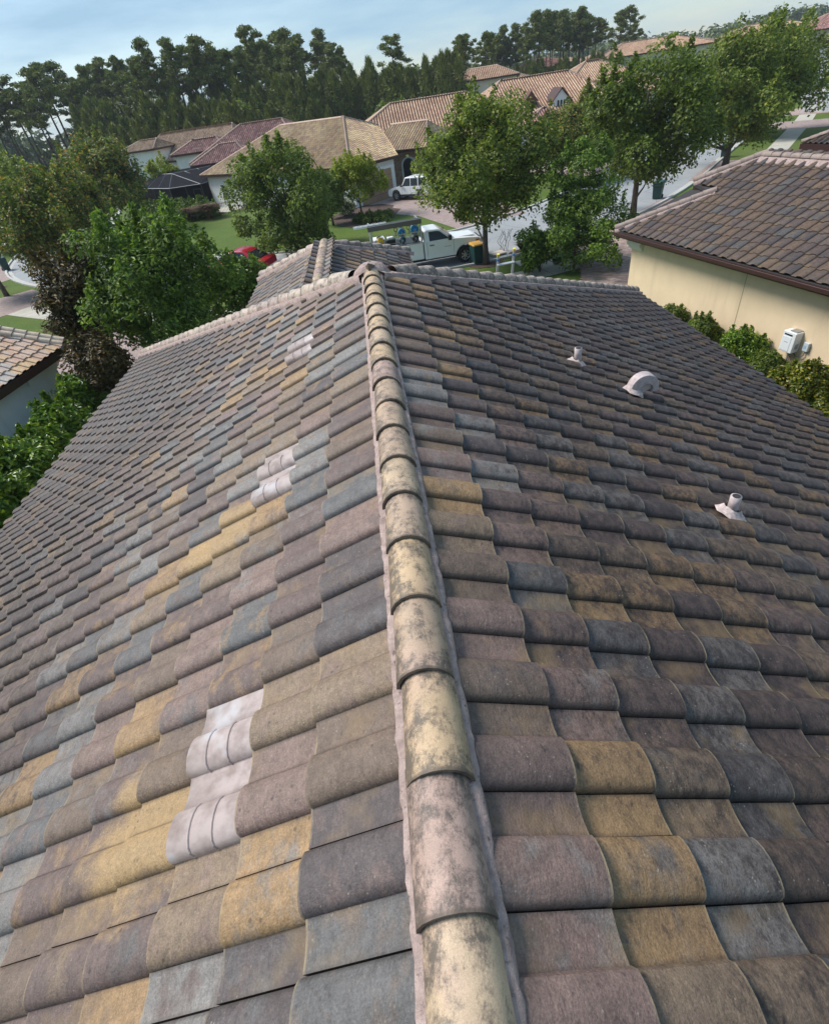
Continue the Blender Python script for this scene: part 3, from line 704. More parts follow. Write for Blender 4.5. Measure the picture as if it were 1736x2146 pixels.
MB().tube([YM@p3(wh_al+.02, -.10, .87), YM@p3(wh_al+.02, -.10, .30)], .02, 8).obj('pipe', plain('galvanised_pipe', (.45, .46, .47), .45, .5), wh, smooth=True)
MB().tube([YM@p3(wh_al+.08, -.10, .87), YM@p3(wh_al+.08, -.10, .25)], .014, 8).obj('pipe', plain('copper_pipe', (.35, .22, .14), .45, .5), wh, smooth=True)
jb = thing('junction_box', 'small grey electrical disconnect box beside the white water heater', 'electrical box', tuple(YM@p3(wh_al+.42, 0, 1.1)))
MB().box(wh_al+.36, wh_al+.52, -.09, -.004, .98, 1.22, YM).obj('box_body', plain('light_grey_box', (.50, .54, .57), .5), jb, bevel=.01)
MB().box(wh_al+.385, wh_al+.455, -.096, -.09, 1.06, 1.15, YM).obj('label_plate', plain('blue_grey_label', (.30, .45, .55), .5), jb)
MB().tube([YM@p3(wh_al+.44, -.05, .99), YM@p3(wh_al+.44, -.06, .85), YM@p3(wh_al+.36, -.07, .77), YM@p3(wh_al+.24, -.08, .76), YM@p3(wh_al+.14, -.10, .86)], .013, 7).obj('conduit', plain('grey_flexible_conduit', (.10, .11, .12), .5), jb, smooth=True)

# portico roof beyond, right edge
def hipfaces(x, y, h, Ln, Sn, ze, pit, hl=None, hr=None):
    hl = Sn if hl is None else hl; hr = Sn if hr is None else hr
    a = Vector((math.cos(h), math.sin(h), 0)); n = Vector((-math.sin(h), math.cos(h), 0)); P = p3(x, y, ze)
    c = [P, P+a*Ln, P+a*Ln+n*2*Sn, P+n*2*Sn]; zz = p3(0, 0, pit*Sn)
    r1 = P+a*hl+n*Sn+zz; r2 = P+a*(Ln-hr)+n*Sn+zz
    return a, n, c, r1, r2
def hip_roof(parent, spec, mat, capmat, e=.345, capr=.12, drop=.2, faces=(0, 1, 2, 3), seed=1, caps=True, prof=PROF_F, slab='roof'):
    a, n, c, r1, r2 = hipfaces(*spec)
    fs = [[c[0], c[1], r2, r1], [c[1], c[2], r2], [c[2], c[3], r1, r2], [c[3], c[0], r1]]
    m = MB()
    for q in fs: m.prism([p+dz for p in q], -.10)
    r = m.obj(slab, M_FELT, parent)
    for k in faces: roof_plane(r, fs[k], mat, .32, e, fs[k][0], 0, 0, prof, 0, .024, .6, seed=seed*7+k, lastover=.03)
    if caps:
        for p, q in ((c[0], r1), (c[1], r2), (c[2], r2), (c[3], r1), (r1, r2)):
            if (q-p).length > .5: cap_row(r, p+up, q+up, capmat, .37, capr, joined=True, thick=.02, n=5)
    fascia(parent, [c[0], c[1], c[2], c[3], c[0]], drop, .03)
    return r, a, n, c, r1, r2
def walls(parent, spec, inset, z0, ztop, mat, name='wall'):
    a, n, c, r1, r2 = hipfaces(*spec)
    q = [c[0]+a*inset+n*inset, c[1]-a*inset+n*inset, c[2]-a*inset-n*inset, c[3]+a*inset-n*inset]
    b = [Vector((p.x, p.y, z0)) for p in q]; t = [Vector((p.x, p.y, ztop)) for p in q]
    m = MB(); m.add(b+t, [(0, 1, 5, 4), (1, 2, 6, 5), (2, 3, 7, 6), (3, 0, 4, 7), (3, 2, 1, 0), (4, 5, 6, 7)])
    o = m.obj(name, mat, parent)
    return o, q
sp = (23.1, 31.1, math.atan2(-.978, .209), 7, 2.6, 3.35, .45)
pr, *_ = hip_roof(yh, sp, M_TILE_Y, M_CAP_Y, seed=31, drop=.3)
_a, _n, _c, _1, _2 = hipfaces(*sp)
MB().box(0, 0, 0, 0, 0, 0)
for al in (.9, 5.8):
    b0 = _c[0]+_a*al+_n*.9
    MB().box(b0.x-.25, b0.x+.25, b0.y-.25, b0.y+.25, 0, 3.2).obj('post', M_ST_P, yh, bevel=.02)

# ------------------------------------------------------------ peach roofed neighbour, lower left
lh = thing('house', 'pale house at the lower left edge with a peach blend tiled roof', 'house', (-14, 16, 0))
LE1 = p3(-10.72, 18.14, 2.8); LD = Vector((-.170, -.985, 0)).normalized(); LIN = Vector((-.985, .170, 0)).normalized()
def lp(al, inn): return LE1+LD*al+LIN*inn+p3(0, 0, .47*inn)
lpoly = [LE1, lp(4.6, 4.6), lp(16, 4.6), lp(16, 0)]
# the far edge climbs to the left as a rake
lpoly = [LE1, p3(-12.27, 17.76, 3.49), lp(3.2, 4.6), lp(16, 4.6), lp(16, 0)]
f = MB(); f.prism([p+dz for p in lpoly], -.1); lr = f.obj('roof', M_FELT, lh)
roof_plane(lr, lpoly, M_TILE_L, .33, .36, LE1, 0, 0, PROF, 60, .026, 1.0, seed=41, skip=lambda c: c.y < 9, lastover=.04)
for k, (sh, z) in enumerate(((0, .04), (.20, .10))):
    a_ = LE1+LIN*.02+p3(0, sh*.9, z-.01); b_ = p3(-14.2, 17.9, 4.25)+p3(0, sh*.9, z)
    cap_row(lr, a_, b_, M_CAP_L, .36, .115, jit=.8, thick=.018)
rough_strip(lr, LE1, p3(-14.2, 17.9, 4.25), .10, .2, .03, -.02, M_MORTAR, seed=44)
f = MB(); board(f, lp(0, .02), lp(16, .02), -.26, -.03, .03); f.obj('fascia', M_FASCIA, lh)
sf = MB(); sf.prism([lp(.1, 0)+LIN*.05-p3(0, 0, .26), lp(16, 0)+LIN*.05-p3(0, 0, .26), lp(16, 0)+LIN*.7-p3(0, 0, .26), lp(.1, 0)+LIN*.7-p3(0, 0, .26)], -.02); sf.obj('soffit', M_FASCIA, lh)
LW = Matrix(((LD.x, LIN.x, 0, LE1.x+LIN.x*.45+LD.x*.35), (LD.y, LIN.y, 0, LE1.y+LIN.y*.45+LD.y*.35), (0, 0, 1, 0), (0, 0, 0, 1)))
MB().box(0, 15, 0, 6, 0, 2.56, LW).obj('wall', M_ST_G, lh)
tr = MB(); tr.box(-.14, 1.5, -.14, .3, 2.38, 2.6, LW); tr.box(-.09, 1.45, -.09, .3, 2.26, 2.38, LW); tr.box(-.04, 1.4, -.04, .3, 2.18, 2.26, LW); tr.obj('corner_moulding', M_ST_G, lh)

# ------------------------------------------------------------ houses across the street
def wallbox(parent, p, h, L0, L1, dep, z0, z1, mat, name='wall', mtx=None):
    m = Matrix.Translation(p) @ Matrix.Rotation(h, 4, 'Z')
    return MB().box(L0, L1, 0, dep, z0, z1, m).obj(name, mat, parent), m
def window(parent, m, x, z, w, h, y=0, frame=None, arched=False, muntin=True):
    fr = frame or M_WHITE; b = MB(); n = 8
    def ring(w_, h_, yy):
        if not arched: return [(x-w_/2, z-h_/2), (x+w_/2, z-h_/2), (x+w_/2, z+h_/2), (x-w_/2, z+h_/2)]
        r = w_/2; return [(x-r, z-h_/2), (x+r, z-h_/2)]+[(x+r*math.cos(math.pi*i/n), z+h_/2-r+r*math.sin(math.pi*i/n)) for i in range(n+1)]
    o = MB().extr(ring(w+.2, h+.2, 0), y-.05, y+.02, m=m).obj('window', fr, parent)
    MB().extr(ring(w, h, 0), y-.07, y-.045, m=m).obj('pane', M_GLASS, o)
    if muntin and not arched: MB().box(x-w/2, x+w/2, y-.09, y-.072, z-.03, z+.03, m).obj('mullion', fr, o)
    return o
# big straw-coloured house
th = thing('house', 'large house with a straw-coloured tiled hip roof behind the pool cage and white off-roader', 'house', (-8, 66, 0))
a = Vector((math.cos(-.787), math.sin(-.787), 0)); n = Vector((-a.y, a.x, 0)); ZE = 3.25; PI_ = .46
c0 = p3(-18.401, 73.478, ZE); c1 = c0+a*24.92; r1 = c0+a*7.377+n*7.377+p3(0, 0, 3.39); r2 = c1-a*7.377+n*7.377+p3(0, 0, 3.39)
c3 = c0+n*14.75
G = c1+n*6.6; Vv = p3(2.66, 66.25, 5.52)
wgp = [p3(3.3, 66.6, 5.45), p3(7.6, 63.2, 5.3), p3(8.0, 59.8, 4.2), p3(6.3, 63.9, 3.25), p3(3.9, 66.0, 3.25)]
f1 = [c0, c1, r2, r1]; f2 = [c1, G, p3(3.5, 62.3, 3.95), Vv, r2]; f4 = [c3, c0, r1]
bk = [r1, r2, r2+n*7.4-p3(0, 0, 3.39), c3]
W0 = p3(3.25, 66.9, 3.3); 
aw = Vector((math.cos(-.55), math.sin(-.55), 0)); nw = Vector((-aw.y, aw.x, 0))
we0 = p3(3.2, 66.3, 3.25); we1 = we0+aw*4.6
wr0 = we0-aw*1.5+nw*4.3+p3(0, 0, 2.0); wr1 = we0+aw*2.9+nw*4.3+p3(0, 0, 2.0)
f5 = [we0-aw*3, we1, wr1, wr0]; f6 = [we1, we1+nw*8.6, wr1]
m = MB()
for q in (f1, f2, f4, bk, f5, f6): m.prism([p+dz for p in q], -.1)
tr_ = m.obj('roof', M_FELT, th)
for k, q in enumerate((f1, f2, f4, bk, f5, f6)): roof_plane(tr_, q, M_TILE_TAN, .32, .345, q[0], 0, 0, PROF_F, 0, .026, .6, seed=50+k, lastover=.03)
for p, q in ((c0, r1), (c1, r2), (r1, r2), (Vv, r2), (c3, r1), (we1, wr1), (wr0, wr1)): cap_row(tr_, p+up, q+up, M_CAP_FAR, .38, .12, joined=True, n=5)
fascia(th, [c3, c0, c1, G]); fascia(th, [we0-aw*.2, we1, we1+nw*8])
q = [c0+a*.45+n*.45, c1-a*.45+n*.45, c1-a*.45+n*6.4, c1-a*6+n*6.4, c1-a*6+n*14, c0+a*.45+n*14]
m = MB(); b = [Vector((v.x, v.y, 0)) for v in q]; m.prism(b, 3.05); m.obj('wall', M_ST_W, th)
# garage face
GM = Matrix.Translation((c1-a*.45+n*.45).xy.to_3d()) @ Matrix.Rotation(math.atan2(n.y, n.x), 4, 'Z')
MB().box(.9, 5.4, -.05, .05, 0, 2.4, GM).obj('garage_door', M_GARAGE, th)
mm = MB(); 
for k in range(1, 5): mm.box(.9, 5.4, -.058, -.052, k*.48-.012, k*.48+.012, GM)
mm.obj('door_groove', M_FASCIA, th)
MB().box(.6, 5.7, -.09, .02, 2.42, 2.66, GM).obj('lintel', M_WHITE, th)
EM = Matrix.Translation(p3(3.7, 66.6, 0)) @ Matrix.Rotation(-.55, 4, 'Z')
MB().box(-.6, 5.2, .35, .9, 0, 3.1, EM).obj('stone_facing', M_STONE, th)
arc = [(1.0, 0), (2.4, 0)]+[(1.7+.7*math.cos(math.pi*i/10), 1.75+.7*math.sin(math.pi*i/10)) for i in range(11)]
MB().extr([(x_*1.0+(x_-1.7)*.30, z_+(.15 if z_ > 1 else 0)) for x_, z_ in arc], .28, .36, m=EM).obj('arch_surround', M_WHITE, th)
MB().extr(arc, .25, .33, m=EM).obj('entry_opening', M_GLASS, th)
for al, zz_ in ((3.0, 1.5), (19, 1.5), (22, 1.5)):
    WM = Matrix.Translation((c0+a*.45+n*.45).xy.to_3d()) @ Matrix.Rotation(math.atan2(a.y, a.x), 4, 'Z'); window(th, WM, al, zz_, 1.1, 1.4)
MB().tube([WM@p3(.15, -.08, 0), WM@p3(.15, -.08, 3.0)], .05, 6).obj('downpipe', M_FASCIA, th)
# house behind with salmon roof
def simple_house(label, spec, mat, capmat, wallmat, lab2=None, faces=(0, 1, 2, 3), seed=1, wins=(), z0=0.0, inset=.45):
    h = thing('house', label, 'house', (spec[0]+math.cos(spec[2])*spec[3]/2, spec[1]+5, z0))
    hip_roof(h, spec, mat, capmat, seed=seed, faces=faces)
    o, q = walls(h, spec, inset, z0, spec[5]-.1, wallmat)
    WM = Matrix.Translation((q[0].x, q[0].y, 0)) @ Matrix.Rotation(spec[2], 4, 'Z')
    for (x, z, w_, h_, ar) in wins: window(h, WM, x, z, w_, h_, arched=ar)
    return h, WM
simple_house('salmon roofed house behind the straw-roofed one, partly hidden by the tall street tree', (-3.2, 70, 0, 25, 8, 3.3, .46), M_TILE_PINK, M_CAP_FAR, M_ST_W, seed=61, wins=((15, 1.6, 1.2, 1.6, False), (19, 1.6, 1.2, 1.6, False)))
# white house with arches
wh_, WM = simple_house('white house with arched entry and a buff tiled roof at the far left', (-37.0, 107.9, -.47, 21, 5.6, 3.8, .62, 2.5, 3.5), M_TILE_WARM, M_CAP_FAR, M_ST_W, seed=62)
tw = (-38.0, 104.3, -.35, 7.2, 3.0, 5.75, .38, 3, 1.0)
hip_roof(wh_, tw, M_TILE_WARM, M_CAP_FAR, seed=63); o, q = walls(wh_, tw, .5, 0, 5.6, M_ST_W)
WM = Matrix.Translation((q[0].x, q[0].y, 0)) @ Matrix.Rotation(tw[2], 4, 'Z')
for x in (.8, 1.5, 2.2): window(wh_, WM, x, 4.3, .45, 1.3, arched=True)
MB().box(-.1, 3.3, -.12, 0, 3.15, 3.35, WM).obj('string_course', M_WHITE, wh_)
window(wh_, WM, 2.2, 1.35, 1.3, 2.7, arched=True, muntin=False); window(wh_, WM, .35, 1.2, .7, 1.7, arched=True)
window(wh_, WM, 4.6, 2.4, .8, 1.4)
# mauve roof house between
mh, _ = simple_house('low house with a mauve-red tiled roof between the white house and the straw-roofed one', (-22.9, 87.6, -.33, 17, 6.6, 3.8, .50, 5.6, 5), M_TILE_MAUVE, M_CAP_FAR, M_ST_W, seed=64)
hip_roof(mh, (-21.9, 83.9, -.33, 9, 3.2, 3.75, .54), M_TILE_MAUVE, M_CAP_FAR, seed=65); walls(mh, (-21.9, 83.9, -.33, 9, 3.2, 3.75, .54), .4, 0, 3.7, M_ST_W)
hip_roof(mh, (-26.0, 91.2, -.33, 9, 2.6, 4.9, .5), M_TILE_MAUVE, M_CAP_FAR, seed=66); walls(mh, (-26.0, 91.2, -.33, 9, 2.6, 4.9, .5), .4, 0, 4.8, M_ST_W)
# dormer house
dh, WM = simple_house('rambling house with a pink and buff tiled roof and a small white gabled dormer', (13, 72.5, 0, 18.6, 9.8, 3.75, .375, 6, 4), M_TILE_PINK, M_CAP_FAR, M_ST_W, seed=67, wins=((9.2, 1.7, 1.3, 1.8, False), (12.5, 1.7, 1.3, 1.8, False)))
hip_roof(dh, (27, 86.5, .1, 19, 8.5, 4.0, .47), M_TILE_PINK, M_CAP_FAR, seed=68); walls(dh, (27, 86.5, .1, 19, 8.5, 4.0, .47), .45, 0, 3.9, M_ST_W)
hip_roof(dh, (19.3, 70.3, .05, 5.2, 2.4, 3.55, .40), M_TILE_MAUVE, M_CAP_FAR, seed=69); walls(dh, (19.3, 70.3, .05, 5.2, 2.4, 3.55, .40), .4, 0, 3.5, M_ST_W)
DM = Matrix.Translation(p3(24.3, 74.4, 0)) @ Matrix.Rotation(.1, 4, 'Z')
MB().extr([(-.95, 4.1), (.95, 4.1), (.95, 5.0), (0, 6.0), (-.95, 5.0)], 0, 2.2, m=DM).obj('dormer', M_WHITE, dh)
for x in (-.38, 0, .38): window(dh, DM, x, 4.72, .22, .55, arched=True)
dr = MB(); dr.extr([(-1.15, 4.86), (0, 6.02), (1.15, 4.86), (1.15, 4.98), (0, 6.16), (-1.15, 4.98)], -.2, 2.4, m=DM); dr.obj('dormer_roof', M_TILE_MAUVE, dh)
D2 = Matrix.Translation(p3(20.9, 74.8, 0)); MB().extr([(-.9, 5.2), (.9, 5.2), (0, 6.2)], 0, 1.6, m=D2).obj('dormer', M_TILE_PINK, dh)
GMx = Matrix.Translation(p3(30.6, 78, 0)) @ Matrix.Rotation(.5, 4, 'Z')
MB().extr([(-3, 0), (3, 0), (3, 3.7), (0, 5.9), (-3, 3.7)], 0, 8, m=GMx).obj('gable_wall', M_ST_W, dh)
lv = MB()
for k in range(7): lv.box(-1.0+k*.12, 1.0-k*.12, -.06, -.01, 3.6+k*.2, 3.7+k*.2, GMx)
lv.obj('gable_louvre', M_WHITE, dh)
MB().extr([(-3.4, 3.5), (0, 6.0), (3.4, 3.5), (3.4, 3.62), (0, 6.15), (-3.4, 3.62)], -.35, 8, m=GMx).obj('gable_roof', M_TILE_PINK, dh)
# distant ones
simple_house('two-storey buff house with a salmon hip roof, just above the tall street tree', (17.6, 120.4, -.12, 13.5, 5.6, 7.85, .30, 5, 3.5), M_TILE_PINK, M_CAP_FAR, M_ST_C, seed=71, wins=((9.8, 6.9, .9, 1.2, False),))
simple_house('low buff roofed house in front of the two-storey buff one', (17, 100, 0, 9, 4, 4.2, .42), M_TILE_PINK, M_CAP_FAR, M_ST_C, seed=72)
simple_house('small brown roofed house right behind the two-storey buff one', (27, 131, -.1, 9, 4.5, 7.2, .35), M_TILE_WARM, M_CAP_FAR, M_ST_C, seed=73)
simple_house('two-storey white house with a rose-red tiled roof and slim cypresses', (39.8, 160.2, -.10, 15, 6.5, 8.1, .28, 5, 5), M_TILE_MAUVE, M_CAP_FAR, M_ST_W, seed=74, wins=((3.0, 6.6, 1.6, 2.0, False), (7.2, 6.3, .9, 1.6, True), (9.4, 6.5, .9, 1.8, True), (12.6, 6.6, 1.1, 1.6, False)))
simple_house('far buff house right of the rose-red roofed one', (58.8, 196, .1, 16, 6, 7.6, .35), M_TILE_WARM, M_CAP_FAR, M_ST_W, seed=75)
simple_house('distant white house on the rise, roof in pale salmon', (78, 215, .1, 16, 6, 8.0, .30), M_TILE_PINK, M_CAP_FAR, M_ST_W, seed=76)
simple_house('far house with a broad orange-buff roof left of the large street trees', (57.5, 148, .0, 26, 7, 7.9, .33, 7, 7), M_TILE_PINK, M_CAP_FAR, M_ST_C, seed=77)
simple_house('far house whose buff roof peeps out left of the large street trees', (74, 160, .0, 20, 7, 7.3, .33), M_TILE_PINK, M_CAP_FAR, M_ST_C, seed=78)
simple_house('distant house whose orange roof shows above the large street trees', (119, 200, .1, 18, 7, 8.2, .33), M_TILE_PINK, M_CAP_FAR, M_ST_C, seed=79)
simple_house('distant house whose pale salmon roof shows further right above the street trees', (141, 215, .1, 14, 6, 8.3, .33), M_TILE_PINK, M_CAP_FAR, M_ST_C, seed=80)
simple_house('long mauve roofed house at the upper right edge', (104, 148, -.15, 22, 7, 7.2, .36), M_TILE_MAUVE, M_CAP_FAR, M_ST_P, seed=81)
rh, WM = simple_house('two-storey house with a dark brown roof cut by the right edge', (53.6, 74.6, -.7, 16, 5, 6.5, .42), M_TILE_WARM, M_CAP_FAR, M_ST_W, seed=82, wins=((2.4, 4.6, .9, 1.7, False), (4.6, 4.6, .9, 1.7, False)))
hip_roof(rh, (54.4, 72.4, -.7, 12, 3, 5.6, .4), M_TILE_WARM, M_CAP_FAR, seed=83); walls(rh, (54.4, 72.4, -.7, 12, 3, 5.6, .4), .5, 0, 5.5, M_ST_W)
# screened pool cage beside the straw house
M_SCREEN = plain('black_insect_screen', (.014, .014, .017), .95, spec=.05); M_ALU = plain('dark_bronze_aluminium', (.06, .062, .066), .4, .3); M_ALUG = plain('grey_aluminium_rail', (.13, .135, .14), .4, .3)
pc = thing('pool_cage', 'black screened pool cage beside the straw-roofed house', 'pool enclosure', (-22, 76, 0))
k_ = .97
B0 = p3(-28.4, 80.5, 0); B1_ = p3(-22.4, 73.6, 0); B2 = p3(-18.6, 73.2, 0); B3 = p3(-17.0, 78.5, 0); B4 = p3(-22.0, 88.5, 0)
pts = [B0, B1_, B2, B3, B4]; HC = 2.5
K = [p3(-27.0, 84.6, 3.45), p3(-23.6, 80.8, 3.45), p3(-19.0, 82.5, 3.55), p3(-22.0, 87, 3.5)]
sc = MB()
for p, q in ((B0, B1_), (B1_, B2), (B2, B3), (B0, B4)):
    d = (q-p).normalized(); nn_ = Vector((d.y, -d.x, 0))*.01
    sc.add([p-nn_, q-nn_, q-nn_+p3(0, 0, HC), p-nn_+p3(0, 0, HC), p+nn_, q+nn_, q+nn_+p3(0, 0, HC), p+nn_+p3(0, 0, HC)], [(0, 1, 2, 3), (7, 6, 5, 4), (0, 3, 7, 4), (1, 5, 6, 2)])
H_ = p3(0, 0, HC)
sc.prism([B0+H_, B1_+H_, K[1], K[0]], .01); sc.prism([B1_+H_, B2+H_, K[1]], .01); sc.prism([B2+H_, B3+H_, K[2], K[1]], .01); sc.prism([K[0], K[1], K[2], K[3]], .01)
sc.obj('screen', M_SCREEN, pc)
def bar(parent, p, q, r=.05, mat=None, name='frame_bar'): return MB().tube([p, q], r, 4).obj(name, mat or M_ALUG, parent)
for p, q in ((B0+H_, B1_+H_), (B1_+H_, B2+H_), (B2+H_, B3+H_), (K[0], K[1]), (B0+H_, K[0]), (B1_+H_, K[1]), (B2+H_, K[1]), (K[1], K[2])): bar(pc, p, q)
for t in (.33, .66):
    bar(pc, (B0+H_).lerp(B1_+H_, t), K[0].lerp(K[1], t)); bar(pc, (B2+H_).lerp(B3+H_, t), K[1].lerp(K[2], t))
for p in (B0, B0.lerp(B1_, .5), B1_, B1_.lerp(B2, .5), B2): bar(pc, p, p+H_, .04, M_ALU, 'post')
dd = (B2-B1_).normalized(); dp = B1_.lerp(B2, .72)
dpn = p3(dd.y, -dd.x, 0)*.03
for p, q in ((dp+dpn, dp+dpn+p3(0, 0, 2.05)), (dp+dd*.9+dpn, dp+dd*.9+dpn+p3(0, 0, 2.05)), (dp+dpn+p3(0, 0, 2.05), dp+dd*.9+dpn+p3(0, 0, 2.05)), (dp+dpn+p3(0, 0, .8), dp+dd*.9+dpn+p3(0, 0, .8))): bar(pc, p, q, .035, M_ALU, 'door_frame')
# ------------------------------------------------------------ ground, street, pavements
def flat(name, pts, z, mat, kind='structure', parent=None):
    me = bpy.data.meshes.new(name); me.from_pydata([(x, y, z) for x, y in pts], [], [tuple(range(len(pts)))]); me.update()
    import bmesh as _b
    bm = _b.new(); bm.from_mesh(me); _b.ops.triangulate(bm, faces=bm.faces); _b.ops.recalc_face_normals(bm, faces=bm.faces)
    for f_ in bm.faces:
        if f_.normal.z < 0: f_.normal_flip()
    bm.to_mesh(me); bm.free(); me.materials.append(mat)
    o = link(name, me, parent)
    if kind: o['kind'] = kind
    return o
def grass_mat():
    t = NT('lawn_grass'); P = t.pos()
    c = t.mix(t.mr(t.noise(P, .5, 4, .6), .35, .65), (.085, .135, .018), (.12, .17, .022))
    c = t.mix(t.mr(t.noise(P, 6, 5, .7), .35, .7), c, (.06, .10, .02))
    c = t.mix(t.mr(t.noise(P, .09, 3, .6), .5, .68, 0, .55), c, (.14, .15, .05)); t.col(c)
    t.b.inputs['Roughness'].default_value = .9; t.b.inputs['Specular IOR Level'].default_value = .2; t.bump(t.noise(P, 25, 4, .7), .8, .04); return t.m
M_GRASS = grass_mat()
def asph():
    t = NT('pale_worn_asphalt'); P = t.pos()
    c = t.mix(t.mr(t.noise(P, .4, 4, .6), .35, .65), (.27, .28, .285), (.33, .335, .335))
    c = t.mix(1., c, t.mr(t.noise(P, 60, 3, .7), .3, .7, .85, 1.15), 'MULTIPLY')
    v = t.n.new('ShaderNodeTexVoronoi'); v.feature = 'DISTANCE_TO_EDGE'; v.inputs['Scale'].default_value = .35; t.link(P, v.inputs[0])
    c = t.mix(t.mr(v.outputs[0], .004, .012, .45, 0), c, (.12, .12, .12)); t.col(c); t.b.inputs['Roughness'].default_value = .9; return t.m
M_ASPH = asph()
def conc(name, c1, c2, joints=0):
    t = NT(name); P = t.pos()
    c = t.mix(t.mr(t.noise(P, .8, 5, .65), .35, .65), c1, c2); c = t.mix(1., c, t.mr(t.noise(P, 40, 3, .6), .3, .7, .92, 1.08), 'MULTIPLY'); t.col(c)
    t.b.inputs['Roughness'].default_value = .9; t.bump(t.noise(P, 80, 3), .2, .005); return t.m
M_CONC = conc('sidewalk_concrete', (.50, .46, .38), (.40, .37, .31)); M_KERB = conc('kerb_concrete', (.50, .49, .45), (.40, .39, .36))
def paver_mat(name='blended_pavers'):
    t = NT(name); P = t.pos(); b = t.n.new('ShaderNodeTexBrick'); t.link(t.vmap(P, (1, 1, 1), (0, 0, .5)), b.inputs['Vector'])
    b.inputs['Scale'].default_value = 1.0; b.inputs['Brick Width'].default_value = .22; b.inputs['Row Height'].default_value = .12; b.inputs['Mortar Size'].default_value = .008
    b.inputs['Color1'].default_value = (.40, .28, .24, 1); b.inputs['Color2'].default_value = (.30, .235, .215, 1); b.inputs['Mortar'].default_value = (.14, .11, .10, 1)
    c = t.mix(1., b.outputs[0], t.mr(t.noise(P, 2.2, 4, .6), .3, .7, .82, 1.18), 'MULTIPLY'); t.col(c)
    t.b.inputs['Roughness'].default_value = .9; t.bump(b.outputs['Fac'], -.4, .008); return t.m
M_PAVE = paver_mat()
M_MULCH = plain('brown_mulch', (.075, .045, .035), .95, var=.5, scale=14, bump=.8, bscale=25)
M_FORESTFLOOR = plain('forest_floor', (.05, .06, .025), .95, var=.4, scale=.3)
g = flat('ground', [(-1500, -60), (1500, -60), (2600, 2600), (-2600, 2600)], 0, M_GRASS)
flat('forest_ground', [(-260, 118), (-60, 118), (20, 122), (60, 175), (150, 245), (1200, 250), (1400, 1500), (-1400, 1500), (-1400, 118)], .004, M_FORESTFLOOR)
CLN = [(-75, 160), (-58, 122), (-41, 92), (-33, 68), (-26.5, 51.5), (-14, 40.5), (-4, 36.2), (4, 35.2), (11, 37.5), (19.5, 44.6), (29.3, 56.2), (41, 70), (56, 88), (82, 116)]
def smooth(pts, k=8):
    out = []
    for i in range(len(pts)-1):
        p = [Vector(pts[max(0, min(len(pts)-1, j))]) for j in (i-1, i, i+1, i+2)]
        for s in range(k):
            t = s/k; out.append(.5*((2*p[1])+(p[2]-p[0])*t+(2*p[0]-5*p[1]+4*p[2]-p[3])*t*t+(3*p[1]-p[0]-3*p[2]+p[3])*t**3))
    out.append(Vector(pts[-1])); return out
CL_S = smooth(CLN)
def offset(d, i0=0, i1=None):
    o = []
    for i, p in enumerate(CL_S):
        t = (CL_S[min(i+1, len(CL_S)-1)]-CL_S[max(i-1, 0)]).normalized(); o.append(p+Vector((t.y, -t.x))*d)   # positive d = towards our house
    return o[i0:i1]
def ribbon(name, d0, d1, z, mat, h=0.0, i0=0, i1=None, kind='structure'):
    a = offset(d0, i0, i1); b = offset(d1, i0, i1); m = MB(); n_ = len(a)
    if h == 0:
        m.add([(p.x, p.y, z) for p in a]+[(p.x, p.y, z) for p in b], [(i, i+1, n_+i+1, n_+i) for i in range(n_-1)])
    else:
        V = []
        for p, q in zip(a, b): V += [(p.x, p.y, z), (p.x, p.y, z+h), (q.x, q.y, z+h), (q.x, q.y, z)]
        m.add(V, [(4*i+k, 4*i+k+1, 4*i+k+5, 4*i+k+4) for i in range(n_-1) for k in range(3)])
    o = m.obj(name, mat); o['kind'] = kind
    return o
ribbon('street', -4.1, 4.1, .004, M_ASPH)
ribbon('gutter', 4.1, 4.45, .008, M_KERB); ribbon('gutter', -4.45, -4.1, .008, M_KERB)
ribbon('kerb', 4.45, 4.62, 0, M_KERB, .11); ribbon('kerb', -4.62, -4.45, 0, M_KERB, .11)
sw = ribbon('sidewalk', 7.4, 9.1, .010, M_CONC)
jm = MB(); oa = offset(7.4); ob = offset(9.1)
for p, q in zip(oa, ob):
    d_ = (q-p).normalized(); t_ = Vector((d_.y, -d_.x))*.012
    jm.poly([(p.x-t_.x, p.y-t_.y, .0112), (p.x+t_.x, p.y+t_.y, .0112), (q.x+t_.x, q.y+t_.y, .0112), (q.x-t_.x, q.y-t_.y, .0112)])
jm.obj('expansion_joint', M_MULCH, sw)
DRV = [('driveway', [(-25.4, 42.9), (-21.8, 39.2), (-27.5, 31.5), (-33, 37)]), ('driveway', [(-36, 58), (-29.6, 48.4), (-33, 43), (-45, 52)]),
       ('driveway', [(-17.5, 19.2), (-9.2, 18.2), (-9.0, 25.5), (-14.5, 29.0), (-20, 26)]),
       ('driveway', [(8.6, 21.9), (13.5, 21.8), (20.4, 29.5), (22.6, 37.5), (20.6, 40.0), (16.3, 35.9), (11.6, 31.8), (10.2, 27)]),
       ('driveway', [(24.8, 44.6), (30.6, 51.4), (37, 45), (31, 38)]),
       ('driveway', [(41, 67.5), (43.9, 64.3), (46.1, 61.6), (56, 54), (60, 59), (50, 67.6), (48.6, 69.0), (44.4, 71.5)]),
       ('driveway', [(50.5, 77.5), (52.3, 73.5), (62, 65), (66, 70), (56, 81)]),
       ('driveway', [(-.2, 56.6), (2.2, 50.4), (4.2, 47.4), (6.2, 40.6), (11.6, 42.3), (11, 50), (9, 58), (4, 61.0)]),
       ('driveway', [(14, 71), (25, 69), (26.5, 58.6), (20.6, 53), (17.6, 60)])]
for nme, pl in DRV: flat(nme, pl, .014, M_PAVE)
